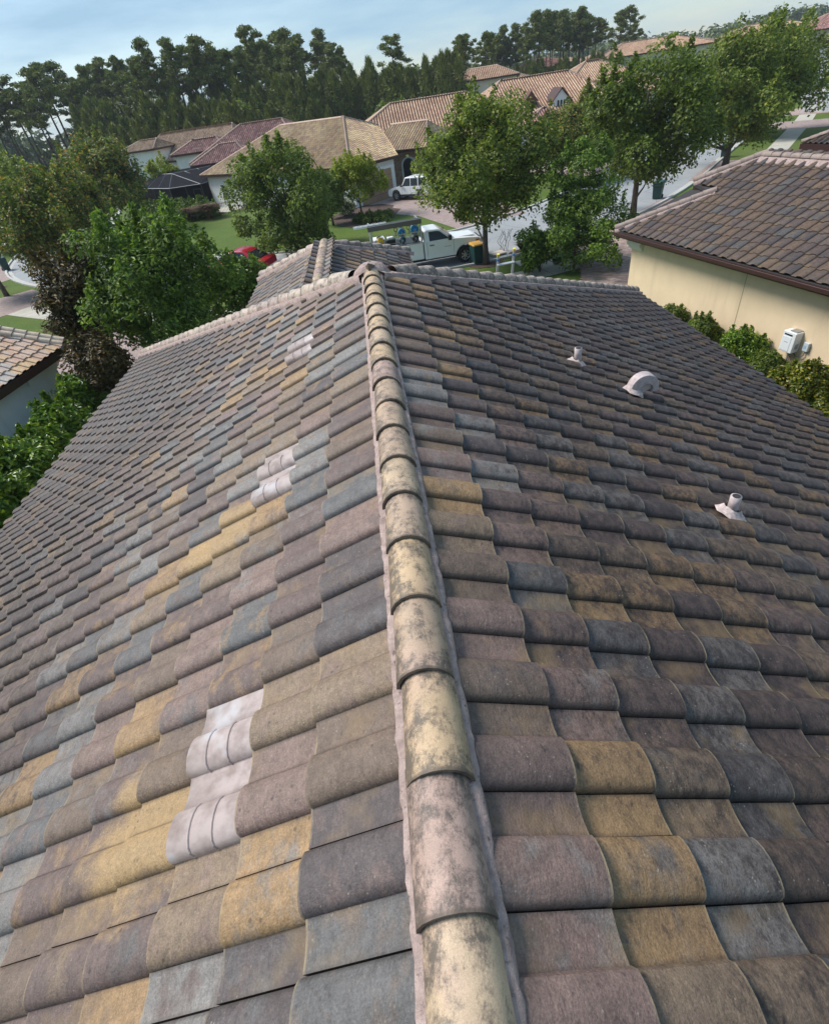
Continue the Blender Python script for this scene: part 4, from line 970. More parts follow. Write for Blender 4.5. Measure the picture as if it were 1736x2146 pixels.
flat('patio', [(-19.6, 72.8), (-15.2, 67.2), (-13.8, 69), (-17.4, 75.5)], .014, M_CONC)
flat('path', [(7.6, 30.2), (9.0, 30.4), (10.0, 28.4), (7.8, 27.8)], .018, M_CONC)
# pavers laid one by one where they are large enough to be seen: the drive in front of the yellow wall
rng = random.Random(8); V = []; F = []; T = []
ang = .5; ca, sa = math.cos(ang), math.sin(ang)
poly = DRV[3][1]
def inside(x, y, pl):
    c = False; n_ = len(pl)
    for i in range(n_):
        x0, y0 = pl[i]; x1, y1 = pl[(i+1) % n_]
        if (y0 > y) != (y1 > y) and x < (x1-x0)*(y-y0)/(y1-y0)+x0: c = not c
    return c
BW, BH = .235, .118
for j in range(-40, 420):
    for i in range(-10, 170):
        u = i*BW+(j % 2)*BW/2; v = j*BH-6
        x = u*ca+v*sa; y = -u*sa+v*ca
        x, y = 4+x, 24+y
        if not inside(x, y, poly) or y > 36.5: continue
        hw, hh = BW/2-.006, BH/2-.006; z = .026+rng.uniform(-.0035, .0035); o = len(V)
        for du, dv, zz_, k in ((-hw, -hh, z, 1), (hw, -hh, z, 1), (hw, hh, z, 1), (-hw, hh, z, 1), (-hw-.003, -hh-.003, .014, 0), (hw+.003, -hh-.003, .014, 0), (hw+.003, hh+.003, .014, 0), (-hw-.003, hh+.003, .014, 0)):
            V.append((x+du*ca+dv*sa, y-du*sa+dv*ca, zz_))
        F += [(o, o+1, o+2, o+3), (o+4, o+5, o+1, o), (o+5, o+6, o+2, o+1), (o+6, o+7, o+3, o+2), (o+7, o+4, o, o+3)]; T += [rng.random()]*5
t = NT('single_pavers'); at = t.n.new('ShaderNodeAttribute'); at.attribute_name = 'tid'
t.col(t.mix(1., t.ramp(at.outputs['Fac'], [(0, (.42, .29, .24)), (.3, (.34, .25, .22)), (.6, (.46, .35, .29)), (.85, (.28, .21, .19))], 'CONSTANT'), t.mr(t.noise(t.pos(), 3, 5, .6), .3, .7, .8, 1.15), 'MULTIPLY')); t.b.inputs['Roughness'].default_value = .9
o = link('pavers', npmesh('pavers', V, F, None, T, False, t.m)); o['kind'] = 'stuff'; top(o, 'brick-sized blended pavers laid on the drive in front of the yellow house', 'pavers')
def disc(name, x, y, rx, ry, z, mat, seed=1, kind='structure', n=26):
    r = random.Random(seed); return flat(name, [(x+rx*math.cos(2*math.pi*i/n)*r.uniform(.88, 1.1), y+ry*math.sin(2*math.pi*i/n)*r.uniform(.88, 1.1)) for i in range(n)], z, mat, kind)
disc('mulch_bed', -.2, 52.2, 3.0, 5.2, .018, M_MULCH, 2); disc('mulch_bed', 6.2, 30.6, .95, .8, .018, M_MULCH, 3); disc('mulch_bed', 16.75, 35.7, .7, .7, .022, M_MULCH, 4)
disc('mulch_bed', 9.6, 31.8, 1.9, .9, .020, M_MULCH, 5); disc('mulch_bed', -17, 69.5, 4.5, 2.0, .010, M_MULCH, 6); disc('mulch_bed', -29.8, 45.3, 1.2, .8, .018, M_MULCH, 7)
disc('manhole_cover', 10.95, 37.75, .36, .36, .008, plain('cast_iron', (.07, .07, .07), .6, .5), 8, n=20)

# ------------------------------------------------------------ vegetation
def leaf_arrays(rng, P, N, size, elong=1.7, fold=.18):
    """P positions, N normals -> one folded quad per leaf"""
    n = len(P); N = N/np.linalg.norm(N, axis=1, keepdims=True)
    R = rng.normal(size=(n, 3)); Tn = R-(R*N).sum(1, keepdims=True)*N; Tn /= np.linalg.norm(Tn, axis=1, keepdims=True); B = np.cross(N, Tn)
    s = (size*1.28*rng.uniform(.65, 1.3, n))[:, None]
    V = np.empty((n, 4, 3)); V[:, 0] = P-Tn*s*elong/2; V[:, 1] = P+B*s/2+N*s*fold; V[:, 2] = P+Tn*s*elong/2-N*s*fold*.6; V[:, 3] = P-B*s/2+N*s*fold
    return V.reshape(-1, 3)
def leaves(name, V, mat): 
    n = len(V)//4; return npmesh(name, V, np.arange(n*4).reshape(n, 4), None, None, False, mat)
def sph(rng, n):
    d = rng.normal(size=(n, 3)); return d/np.linalg.norm(d, axis=1, keepdims=True)
def crown_pts(rng, z0, z1, R, nclump, per, cr, prof='oval', squash=.8, shoots=0, lean=(0, 0), lobes=.18):
    cs = []; 
    ph = rng.uniform(0, 6.28, 4)
    for i in range(nclump):
        t = rng.beta(1.35, 1.25) if prof != 'vase' else rng.beta(1.8, 1.2)
        f = {'oval': math.sin(math.pi*(t*.80+.10))**.6, 'tear': (math.sin(math.pi*min(1, (t*.96+.04)**.72)))**.8, 'vase': .35+.75*t-.35*t*t, 'dome': math.sqrt(max(0, 1-(t*.97)**2))*.98+.05, 'wide': math.sin(math.pi*(t*.72+.18))**.5}[prof]
        az = rng.uniform(0, 2*math.pi); f *= 1+lobes*math.sin(3*az+ph[0]+t*4)+lobes*.7*math.sin(5*az+ph[1]-t*6)
        rr = R*f*math.sqrt(rng.uniform(.18, 1))
        rr = max(0, rr-cr*.55)
        cs.append((lean[0]*t+rr*math.cos(az), lean[1]*t+rr*math.sin(az), z0+.3*cr+(z1-z0-.9*cr)*t, cr*rng.uniform(.65, 1.25)))
    cs = np.array(cs); P = []; N = []
    for c in cs:
        d = sph(rng, per); rad = c[3]*rng.uniform(.45, 1.08, per)[:, None]**.7
        keep = d[:, 2] > rng.uniform(-1.2, -.1, per)
        p = c[:3]+d*rad*np.array([1, 1, squash]); nn_ = d*.7+np.array([0, 0, .65])+rng.normal(size=(per, 3))*.45
        P.append(p[keep]); N.append(nn_[keep])
    for k in range(shoots):
        c = cs[rng.integers(len(cs))]; 
        L = rng.uniform(.5, 1.5)*cr; m = int(per*.22); t = rng.uniform(0, 1, m)
        dirn = np.array([c[0]*.10, c[1]*.10, 1.0]); dirn /= np.linalg.norm(dirn)
        base = c[:3]+np.array([0, 0, c[3]*.5])
        p = base+dirn*(t*L*.8)[:, None]+rng.normal(size=(m, 3))*(.26*cr*(1-t*.8))[:, None]
        P.append(p); N.append(rng.normal(size=(m, 3))+np.array([0, 0, .4]))
    return np.concatenate(P), np.concatenate(N), cs
def trunk_mb(rng, z0, H, r, cs=None, nb=10, lean=(0, 0), forks=1):
    m = MB(); pts = []; rad = []
    for i in range(7):
        t = i/6; pts.append((lean[0]*t*t+rng.uniform(-.04, .04)*H*.08*(i > 0), lean[1]*t*t+rng.uniform(-.04, .04)*H*.08*(i > 0), z0-.05+(H-z0)*t)); rad.append(r*(1.25 if i == 0 else 1-.75*t))
    m.tube(pts, rad, 9)
    if cs is not None:
        idx = rng.choice(len(cs), min(nb, len(cs)), replace=False)
        for k in idx:
            c = cs[k]; t = min(.9, max(.25, (c[2]-z0)/(H-z0)*.62)); b = Vector(pts[int(t*6)]); e = Vector(c[:3]); mid = b.lerp(e, .5)+Vector((0, 0, -.12*(e-b).length+.1))
            rr = r*(1-.75*t)*.5; m.tube([b, b.lerp(mid, .5)+Vector((0, 0, .02)), mid, e], [rr, rr*.8, rr*.55, rr*.18], 5)
    return m
def tree(label, x, y, z0, z1, R, leafmat, nclump=70, per=260, cr=.8, leaf=.085, prof='oval', trunk=.14, seed=1, shoots=30, barkm=None, group=None, lean=(0, 0), name='tree', cat='tree', lobes=.18, nb=14, elong=1.5, squash=.8):
    rng = np.random.default_rng(seed); o = thing(name, label, cat, (x, y, 0), 0, group)
    P, N, cs = crown_pts(rng, z0, z1, R, nclump, per, cr, prof, squash, shoots, lean, lobes)
    link('crown', leaves('crown', leaf_arrays(rng, P, N, leaf, elong), leafmat), o, world=False)
    link('trunk', trunk_mb(rng, 0, z0+(z1-z0)*.72, trunk, cs, nb, lean).mesh('trunk', barkm or M_BARK, True), o, world=False)
    return o
def shrub(label, x, y, h, R, leafmat, nclump=26, per=150, cr=.35, leaf=.05, seed=1, prof='dome', group=None, shoots=10, z0=.1, name='shrub', cat='shrub', elong=1.7, nb=8, ry=None):
    rng = np.random.default_rng(seed); o = thing(name, label, cat, (x, y, 0), 0, group)
    P, N, cs = crown_pts(rng, z0, h, R, nclump, per, cr, prof, .85, shoots)
    if ry: P[:, 1] *= ry/R
    link('foliage', leaves('foliage', leaf_arrays(rng, P, N, leaf, elong), leafmat), o, world=False)
    st = MB(); 
    for c in cs[:nb]:
        st.tube([(0, 0, 0), (c[0]*.4, c[1]*.4, c[2]*.45), (c[0], c[1], c[2])], [.022, .016, .006], 4)
    link('stems', st.mesh('stems', M_BARK), o, world=False)
    return o
# street and garden trees
tree('tallest street tree, its dense teardrop crown rising behind the white pickup', 6.15, 30.6, 2.1, 7.5, 3.6, M_LEAF, 95, 330, .78, .085, 'oval', .17, 11, 90)
tree('large dark street tree with mossy lower limbs, second to the right of the pickup', 16.6, 35.7, 1.7, 8.2, 3.6, M_LEAF_D, 88, 320, .95, .10, 'oval', .2, 12, 90, nb=20)
tree('large broad street tree with its trunk just above the brown neighbour roof', 29.6, 48, 1.6, 8.6, 4.7, M_LEAF, 105, 300, 1.15, .12, 'wide', .24, 13, 90)
tree('rightmost of the big street trees, beside the far sidewalk', 40.3, 61, 1.2, 8.3, 5.4, M_LEAF, 90, 280, 1.3, .14, 'wide', .24, 14, 70)
tree('slim bright green young tree with a ragged crown between pickup and yellow wall', 9.8, 26.9, .2, 3.5, 2.35, M_LEAF_B, 80, 250, .50, .07, 'wide', .07, 15, 30, lobes=.35)
tree('light green leader of a second young tree right behind the ragged one', 10.2, 27.9, 2.0, 5.5, 1.6, M_LEAF_B, 40, 240, .48, .07, 'oval', .06, 16, 24, lobes=.3)
tree('medium olive street tree across the street in front of the dormer house', 17.2, 51.5, 1.4, 5.6, 2.8, M_LEAF_O, 80, 260, .8, .10, 'oval', .14, 17, 60)
tree('feathery small tree between the dormer house and the tall dark street tree', 20.6, 56, 1.6, 6.2, 2.0, M_LEAF_O, 46, 240, .7, .11, 'tear', .12, 18, 50)
tree('bushy tree left of centre, hiding the lawn behind the red car', -5.1, 40.0, .0, 6.6, 4.0, M_LEAF_D, 112, 320, .85, .095, 'oval', .15, 19, 110)
tree('small round yellow-green tree in the mulched bed by the off-roader', -.4, 50.4, 1.3, 4.6, 2.6, M_LEAF_Y, 60, 260, .6, .085, 'wide', .09, 20, 30)
tree('dark shrubby tree between the yellow-green tree and the bushy one', -2.9, 49.5, .9, 3.9, 1.7, M_LEAF_D, 34, 230, .6, .09, 'oval', .09, 21, 20)
tree('big rust-tipped tree at the left edge', -20.6, 40.5, 1.6, 7.2, 4.2, M_LEAF_O, 105, 330, .95, .10, 'wide', .2, 22, 110)
tree('smaller rust-tipped tree at the left edge, lower than the big one beside it', -26.8, 42.0, 2.6, 6.0, 2.4, M_LEAF_O, 40, 280, .85, .10, 'wide', .16, 23, 40)
tree('broad yellowing tree behind the big rust-tipped one', -25.2, 62, 1.2, 8.2, 4.8, M_LEAF_O, 100, 260, 1.2, .14, 'wide', .22, 24, 60)
tree('dark broad tree at the left between the yellowing one and the pines', -36.5, 66, 1.2, 8.0, 5.4, M_LEAF, 100, 250, 1.3, .15, 'wide', .22, 25, 60)
tree('leafy tree far left at the foot of the pines', -50, 84, 1.2, 8.6, 6.5, M_LEAF, 80, 230, 1.7, .2, 'wide', .25, 26, 40)
tree('bright green feathery tree close behind the left hip of the foreground roof', -8.0, 20.4, 1.6, 5.9, 2.6, M_LEAF_B, 76, 360, .68, .058, 'wide', .10, 27, 110, elong=2.2, lobes=.25)
tree('lower bright green tree left of the wing roof', -6.4, 24.4, .4, 3.5, 1.9, M_LEAF_B, 50, 300, .55, .06, 'wide', .08, 28, 40, elong=2.2)
tree('bronze-leaved bushy tree between the pale house and the bright green tree', -10.3, 20.2, 2.0, 5.1, 1.45, M_LEAF_R, 60, 300, .5, .055, 'wide', .08, 29, 50, elong=2.4, lobes=.3)
tree('dark bronze lower bush in front of the bronze-leaved tree', -9.3, 17.2, .4, 3.1, 1.1, M_LEAF_R, 44, 300, .45, .05, 'oval', .06, 30, 40, elong=2.4)
tree('pale small tree growing behind the pool cage', -25.8, 84.5, 2.4, 5.4, 2.2, M_LEAF_Y, 24, 160, .7, .12, 'oval', .08, 31, 16)
tree('small crape myrtle with pinkish sprays left of the pool cage', -27.4, 76.5, .6, 3.6, 1.6, M_LEAF_R, 26, 200, .5, .09, 'oval', .06, 32, 10)
tree('round broadleaf tree at the foot of the pines behind the white house', -33, 122, 1.5, 9.5, 4.5, M_LEAF_D, 50, 150, 1.4, .28, 'wide', .2, 33, 10)
tree('round light green tree at the foot of the pines above the mauve roof', -20, 118, 1.5, 10.0, 5.5, M_LEAF, 60, 150, 1.5, .28, 'wide', .2, 34, 10)
tree('grey-green shrubby tree behind the salmon roofs left of the two-storey buff house', 6.5, 98, .6, 7.0, 4.2, M_LEAF_D, 44, 150, 1.3, .24, 'wide', .2, 35, 10)
# hedge plants at the lower left, between the houses
for i, (x, y, h, R_) in enumerate(((-10.0, 16.3, 2.3, 1.05), (-9.8, 14.2, 2.35, 1.2), (-9.5, 12.0, 2.6, 1.35), (-9.6, 9.7, 3.1, 1.5), (-9.5, 7.4, 3.1, 1.5), (-9.5, 5.2, 3.0, 1.5), (-9.4, 17.6, 2.0, .9))):
    lab = ('glossy hedge shrub by the pale house, ' + ('farthest full-height one', 'second from the far end', 'third from the far end', 'fourth from the far end', 'fifth in the row, at the left edge', 'nearest of the row, mostly under the eave', 'low one below the bronze bush')[i])
    shrub(lab, x, y, h, R_, M_LEAF_G, 70, 330, .42, .062, 40+i, 'oval' if i else 'dome', 'hedge shrubs by the pale house', 60, .2, elong=1.9)
# along the yellow wall
for i, (x, y, h, R_, m) in enumerate(((10.0, 19.4, .55, .42, M_LEAF_D), (10.15, 17.7, 1.05, .62, M_LEAF_D), (10.45, 16.2, 1.15, .78, M_LEAF_D), (10.75, 14.6, 1.15, .85, M_LEAF_G), (10.9, 13.5, .85, .6, M_LEAF_D), (11.2, 12.2, 1.0, .85, M_LEAF_V), (11.4, 10.8, 1.1, .85, M_LEAF_V), (11.75, 9.2, 1.0, .8, M_LEAF_V))):
    lab = ('tiny sprig of a shrub near the far corner of the yellow wall', 'small dark shrub, first full one from the far corner of the yellow wall', 'dark upright shrub left of the joint in the yellow wall', 'large green shrub left of the water heater', 'dark low shrub under the water heater', 'yellowing shrub right of the water heater pipes', 'golden green shrub at the right edge below the wall', 'golden green shrub hidden mostly beyond the right edge')[i]
    shrub(lab, x, y, h, R_, m, 44, 240, .24, .042, 50+i, 'dome', 'shrubs along the yellow wall', 26, .08)
# shrubs in the far garden
for i, (x, y, h, R_) in enumerate(((-23.2, 69.8, 1.6, 2.2), (-20.0, 67.6, 1.8, 2.2), (-17.4, 66.4, 1.6, 1.6), (-26, 73.0, 1.5, 2.0))):
    shrub('bushy green hedge plant in front of the pool cage, ' + ('second from the left', 'tallest', 'rightmost', 'leftmost')[i], x, y, h, R_, M_LEAF_B, 40, 170, .6, .10, 60+i, 'dome', 'hedge plants before the pool cage', 30)
def tuft(label, x, y, h, n, mat, seed, name='grass_tuft', cat='ornamental grass', spread=.6, wd_=.02):
    rng = np.random.default_rng(seed); o = thing(name, label, cat, (x, y, 0)); V = np.empty((n*2, 4, 3)); az = rng.uniform(0, 6.28, n); sp_ = rng.uniform(.15, 1, n)*spread; hh = h*rng.uniform(.7, 1.1, n)
    d = np.stack([np.cos(az), np.sin(az), 0*az], 1); s = np.stack([-np.sin(az), np.cos(az), 0*az], 1)*wd_
    b = d*.06; m = d*(sp_*.45)[:, None]+np.array([0, 0, 1])*(hh*.75)[:, None]; e = d*(sp_*h)[:, None]*1.2+np.array([0, 0, 1])*(hh*.8)[:, None]
    V[:n, 0] = b-s; V[:n, 1] = b+s; V[:n, 2] = m+s; V[:n, 3] = m-s; V[n:, 0] = m-s; V[n:, 1] = m+s; V[n:, 2] = e+s*.2; V[n:, 3] = e-s*.2
    link('blades', leaves('blades', V.reshape(-1, 3), mat), o, world=False); return o
tuft('big clump of reddish fountain grass by the iron fence', -16.6, 64.4, 1.6, 700, M_GRASSY, 1, spread=1.2, wd_=.04)
tuft('second clump of reddish fountain grass, left of the first', -19.0, 65.2, 1.4, 500, M_GRASSY, 2, spread=1.1, wd_=.04)
tuft('dark spiky bromeliad-like plant by the kerb near the street tree', 8.6, 32.1, .62, 160, M_LEAF_R, 3, 'spiky_plant', 'plant', .8, .03)
shrub('low yellow-green bush by the kerb beside the spiky plant', 9.8, 32.4, .75, .75, M_LEAF_Y, 30, 160, .22, .045, 70)
shrub('bright green bush at the left foot of the ragged young tree', 8.3, 27.6, 1.9, 1.0, M_LEAF_B, 44, 220, .34, .06, 71)
shrub('dark spreading juniper under the yellow-green tree', .6, 48.9, .5, 1.8, M_LEAF_D, 44, 150, .35, .07, 72)
shrub('white-flecked variegated shrub under the yellow-green tree', -2.0, 52.6, 1.5, 1.3, leafm('variegated_leaf', [(0, (.06, .09, .04)), (.5, (.16, .19, .12)), (1, (.5, .52, .45))]), 30, 150, .4, .08, 73)
shrub('low shrub in the mulch at the left edge of the lawn', -29.8, 45.3, .6, .8, M_LEAF_R, 20, 120, .25, .06, 74)
# bare twigs by the street tree
tw_ = thing('twiggy_plant', 'leafless curly twigs standing between the street tree and the low bush', 'plant', (7.6, 32.6, 0)); rng = random.Random(3); m = MB()
for k in range(7):
    p = Vector((rng.uniform(-.3, .3), rng.uniform(-.2, .2), 0)); L_ = [p]
    for s_ in range(7): p = p+Vector((rng.uniform(-.14, .14), rng.uniform(-.1, .1), .16)); L_.append(p)
    m.tube([tuple(q_) for q_ in L_], .012, 4)
link('twigs', m.mesh('twigs', M_BARK), tw_, world=False)
# slim cypresses by the rose-red roofed house
def conic(label, x, y, h, R_, seed):
    rng = np.random.default_rng(seed); n = 1400; t = rng.uniform(0, 1, n); az = rng.uniform(0, 6.28, n); r_ = R_*(1-t)**.5*np.minimum(1, t*6+.3)
    P = np.stack([r_*np.cos(az), r_*np.sin(az), t*h], 1); o = thing('cypress', label, 'tree', (x, y, 0))
    link('crown', leaves('crown', leaf_arrays(rng, P, P*[1, 1, 0]+[0, 0, .4], .22), M_NEEDLE), o, world=False)
    link('trunk', MB().tube([(0, 0, 0), (0, 0, h*.8)], [.15, .04], 6).mesh('trunk', M_BARK), o, world=False)
conic('slim dark cypress at the left corner of the rose-red roofed house', 31.3, 122, 9.3, .75, 1); conic('slim dark cypress in front of the rose-red roofed house', 41.2, 143, 9.8, .7, 2)
conic('third slim cypress seen in the gap above the buff roofs', 44.8, 150, 8.2, .6, 3)

# ------------------------------------------------------------ pines
def pine_meshes(k, seed):
    rng = np.random.default_rng(seed); H = 1.0
    P = []; N = []; tk = MB(); sway = rng.uniform(-.03, .03, 2)
    tk.tube([(0, 0, -.01), (sway[0]*.3, sway[1]*.3, .35), (sway[0], sway[1], .7), (sway[0]*1.1, sway[1]*1.1, .96)], [.0105, .0085, .006, .002], 6)
    lo = rng.uniform(.62, .74)
    for i in range(int(rng.integers(34, 42))):
        t = lo+(1-lo)*(i/38)**.9; t = min(t, .985); rr = (.125*math.sin(math.pi*min(1, (t-lo)/(1-lo)*.72+.26))+.015)*rng.uniform(.15, 1.2)
        az = rng.uniform(0, 6.28); c = np.array([sway[0]+rr*math.cos(az), sway[1]+rr*math.sin(az), t+rng.uniform(-.01, .02)])
        tk.tube([(sway[0]*t, sway[1]*t, t-.03), tuple(c)], [.003, .0012], 4)
        n = 100; d = sph(rng, n); rad = rng.uniform(.2, 1.25, n)[:, None]*rng.uniform(.022, .042)
        P.append(c+d*rad*[1.15, 1.15, .62]); N.append(d+rng.normal(size=(n, 3))*.5)
    for i in range(4):   # dead stubs and wisps below
        t = rng.uniform(.32, lo); az = rng.uniform(0, 6.28); rr = rng.uniform(.03, .07); tk.tube([(0, 0, t), (rr*math.cos(az), rr*math.sin(az), t+.01)], [.002, .0008], 3)
    P = np.concatenate(P); N = np.concatenate(N)
    return leaves('crown', leaf_arrays(rng, P, N, .0085, 2.6), M_NEEDLE), tk.mesh('trunk', M_BARK_P, True)
PM = [pine_meshes(k, 100+k) for k in range(7)]
def young_pine(seed):
    rng = np.random.default_rng(seed); P = []; N = []; n = 1900
    t = rng.beta(1.0, 1.15, n); az = rng.uniform(0, 6.28, n); r_ = (.24*(1-t)**.85+.008)*np.sqrt(rng.uniform(.25, 1, n))*(1+.25*np.sin(az*4+t*30)); 
    P = np.stack([r_*np.cos(az), r_*np.sin(az), .04+t*.96], 1); N = np.stack([np.cos(az), np.sin(az), 0*az+.5], 1)+rng.normal(size=(n, 3))*.35
    V = leaf_arrays(rng, P, N, .020, 1.0).reshape(-1, 4, 3)
    # candles: upright shoots
    up_ = P+np.stack([np.cos(az)*.016, np.sin(az)*.016, 0*az+rng.uniform(.02, .06, n)], 1); sd_ = np.stack([-np.sin(az), np.cos(az), 0*az], 1)*.0045
    V2 = np.stack([P-sd_, P+sd_, up_+sd_*.4, up_-sd_*.4], 1)
    return leaves('crown', np.concatenate([V, V2]).reshape(-1, 3), M_NEEDLE), MB().tube([(0, 0, 0), (0, 0, .85)], [.012, .003], 5).mesh('trunk', M_BARK_P)
YM_ = [young_pine(200+k) for k in range(4)]
def put(meshes, name, label, cat, x, y, h, rz, wx, group):
    o = thing(name, label, cat, (x, y, 0), rz, group); o.scale = (h*wx, h*wx, h)
    link('crown', meshes[0], o, world=False); link('trunk', meshes[1], o, world=False); return o
rng = random.Random(77)
def zt(x, y): return 0
# tall pines: azimuth range (x/y ratio) from the left edge to the gap, then the grove
tall = []
for i in range(44):
    r_ = -.545+i*(.56/44)+rng.uniform(-.006, .006); y = rng.uniform(126, 152); H = rng.uniform(16.6, 20.6)+(y-126)*.05
    if r_ > -.02: H *= .84
    if r_ < -.44: H *= .97
    tall.append((r_*y, y, H, 'left'))
for i in range(10):
    r_ = -.40+rng.random()*.37; y = rng.uniform(152, 175); H = rng.uniform(18, 22); tall.append((r_*y, y, H, 'left'))
for x, y, H in ((9.2, 132, 16.6), (22.5, 131, 14.8), (28.3, 133, 14.6), (24.9, 140, 15.3)): tall.append((x, y, H, 'gap'))
for i in range(26):
    r_ = .215+i*(.165/26)+rng.uniform(-.004, .004); y = rng.uniform(148, 176); H = rng.uniform(14.8, 17.2)
    if .27 < r_ < .36: H += 1.2
    tall.append((r_*y, y, H, 'grove'))
for x_, y_, H_ in ((68.5, 166, 16.5), (71.5, 170, 17)): tall.append((x_, y_, H_, 'grove'))
LABS = {'left': ('tall bare-trunked pine in the dark row along the left horizon', 'tall pines along the left horizon'),
        'gap': ('lone taller pine standing above the young pines right of the row', 'lone pines in the gap'),
        'grove': ('tall slender pine in the grove above the rose-red roofed house', 'pines of the centre grove')}
LM = [(-.49, 'at the left edge of the picture'), (-.43, 'left of the yellowing tree'), (-.37, 'above the rust-tipped tree'), (-.31, 'above the white arched house'), (-.25, 'above the buff roof of the white house'), (-.19, 'above the mauve roof'), (-.13, 'left of the bushy tree top'), (-.07, 'above the straw roof'), (.03, 'above the salmon roof'), (.25, 'over the two-storey buff house'), (.29, 'left of the rose-red roof'), (.33, 'above the rose-red roof'), (.37, 'right of the rose-red roof'), (9, 'at the right end of the grove')]
ORD = ['leftmost', 'second', 'third', 'fourth', 'fifth', 'sixth', 'seventh', 'eighth', 'ninth', 'tenth', 'eleventh', 'twelfth', 'thirteenth', 'fourteenth', 'fifteenth']
seen = {}
tall.sort(key=lambda t: t[0]/t[1])
for i, (x, y, H, k) in enumerate(tall):
    lm_ = next(n_ for r_, n_ in LM if x/y < r_); c_ = seen.get(lm_, 0); seen[lm_] = c_+1
    lab = ORD[min(c_, 14)]+(' from the left' if c_ else '')+' of the tall pines '+lm_
    put(PM[(i*5) % 7], 'pine_tree', lab, 'pine tree', x, y, H, rng.uniform(0, 6.28), rng.uniform(.95, 1.35), LABS[k][1])
yl = 'young dark pine of the dense belt below the tall pines'
cnt = 0
for row, (yb, n_, h0) in enumerate(((114, 60, 9.2), (121, 62, 11.8), (129, 64, 13.2))):
    for i in range(n_):
        r_ = -.62+i*(.80/n_)+rng.uniform(-.006, .006); y = yb+rng.uniform(-3, 3); H = h0*rng.uniform(.85, 1.12)
        if r_ < -.40: H *= .5
        if r_ < -.40 and row != 1: continue
        if r_ > -.08: H *= .93
        if row == 0 and r_ > -.02: continue
        put(YM_[cnt % 4], 'young_pine', 'young dark pine of the dense belt '+next(n_ for q_, n_ in LM if r_ < q_), 'pine tree', r_*y, y, H, rng.uniform(0, 6.28), rng.uniform(1.25, 1.8), 'young pines of the dense belt'); cnt += 1
for i in range(56):
    r_ = .12+i*(.30/56)+rng.uniform(-.004, .004); y = rng.uniform(140, 150); H = rng.uniform(7.8, 9.8)
    put(YM_[cnt % 4], 'young_pine', 'young pine of the low belt in front of the centre grove', 'pine tree', r_*y, y, H, rng.uniform(0, 6.28), rng.uniform(1.0, 1.5), 'young pines before the centre grove'); cnt += 1
# far wood on the right horizon: one mass
rng2 = np.random.default_rng(9); P = []; N = []
for i in range(620):
    r_ = rng2.uniform(.17, 1.05) if i < 470 else rng2.uniform(-.7, .2); y = rng2.uniform(330, 400) if i < 470 else rng2.uniform(210, 260)
    H = rng2.uniform(13.0, 16.8)*(1.0 if i < 470 else .85)*(1+.10*math.sin(r_*21)); n = 46; d = sph(rng2, n)
    P.append(np.array([r_*y, y, H*.62])+d*np.array([3.6, 3.6, H*.38])*rng2.uniform(.6, 1, n)[:, None]); N.append(d+[0, -.2, .3])
    n = 10; P.append(np.array([r_*y, y, H*.25])+rng2.normal(size=(n, 3))*[3, 2, 2.5]); N.append(rng2.normal(size=(n, 3))+[0, -1, .2])
P = np.concatenate(P); N = np.concatenate(N)
o = link('far_wood', leaves('far_wood', leaf_arrays(rng2, P, N, 1.5, 1.2), M_NEEDLE_F)); o['kind'] = 'stuff'; top(o, 'distant dark pine wood running along the right horizon', 'woodland')
# fill of undergrowth in the belt
P = []; N = []
for i in range(420):
    r_ = rng2.uniform(-.72, .42); y = rng2.uniform(132, 140) if r_ < .15 else rng2.uniform(152, 160); n = 40; d = sph(rng2, n); h_ = rng2.uniform(4, 8.5) if r_ > -.40 else rng2.uniform(1.2, 2.5)
    P.append(np.array([r_*y, y, h_*.45])+d*np.array([2.6, 2.2, h_*.5])*rng2.uniform(.6, 1, n)[:, None]); N.append(d+[0, -.2, .3])
P = np.concatenate(P); N = np.concatenate(N)
o = link('undergrowth', leaves('undergrowth', leaf_arrays(rng2, P, N, .8, 1.2), M_NEEDLE)); o['kind'] = 'stuff'; top(o, 'dark undergrowth filling the wood beneath the pines', 'undergrowth')
# iron fence by the fountain grass
fn = thing('iron_fence', 'low black iron picket fence on the lawn behind the fountain grass', 'fence', (-16, 65, 0)); M_IRON = plain('black_iron', (.01, .01, .012), .5)
A_, B_ = p3(-17.9, 65.4, 0), p3(-11.5, 66.6, 0); 
for z_ in (.12, 1.05): MB().tube([A_+p3(0, 0, z_), B_+p3(0, 0, z_)], .02, 4).obj('rail', M_IRON, fn)
pm_ = MB().tube([(0, 0, 0), (0, 0, 1.2)], .012, 4).mesh('picket', M_IRON)
for i in range(44):
    p = A_.lerp(B_, i/43); link('picket', pm_, fn, mtx=Matrix.Translation(p))
for i in range(4): MB().tube([A_.lerp(B_, i/3), A_.lerp(B_, i/3)+p3(0, 0, 1.35)], .035, 4).obj('post', M_IRON, fn)
# lamp post
lm = thing('street_lamp', 'dark street lamp with a pale globe in front of the white house', 'street lamp', (-36.6, 94.5, 0))
MB().tube([(0, 0, 0), (0, 0, .6), (0, 0, 4.0)], [.11, .06, .05], 8).obj('pole', M_IRON, lm, world=False)
gb = MB().tube([(0, 0, 4.0), (0, 0, 4.1), (0, 0, 4.3), (0, 0, 4.45), (0, 0, 4.5)], [.08, .2, .24, .16, .03], 10).obj('globe', M_WHITE, lm, world=False, smooth=True)
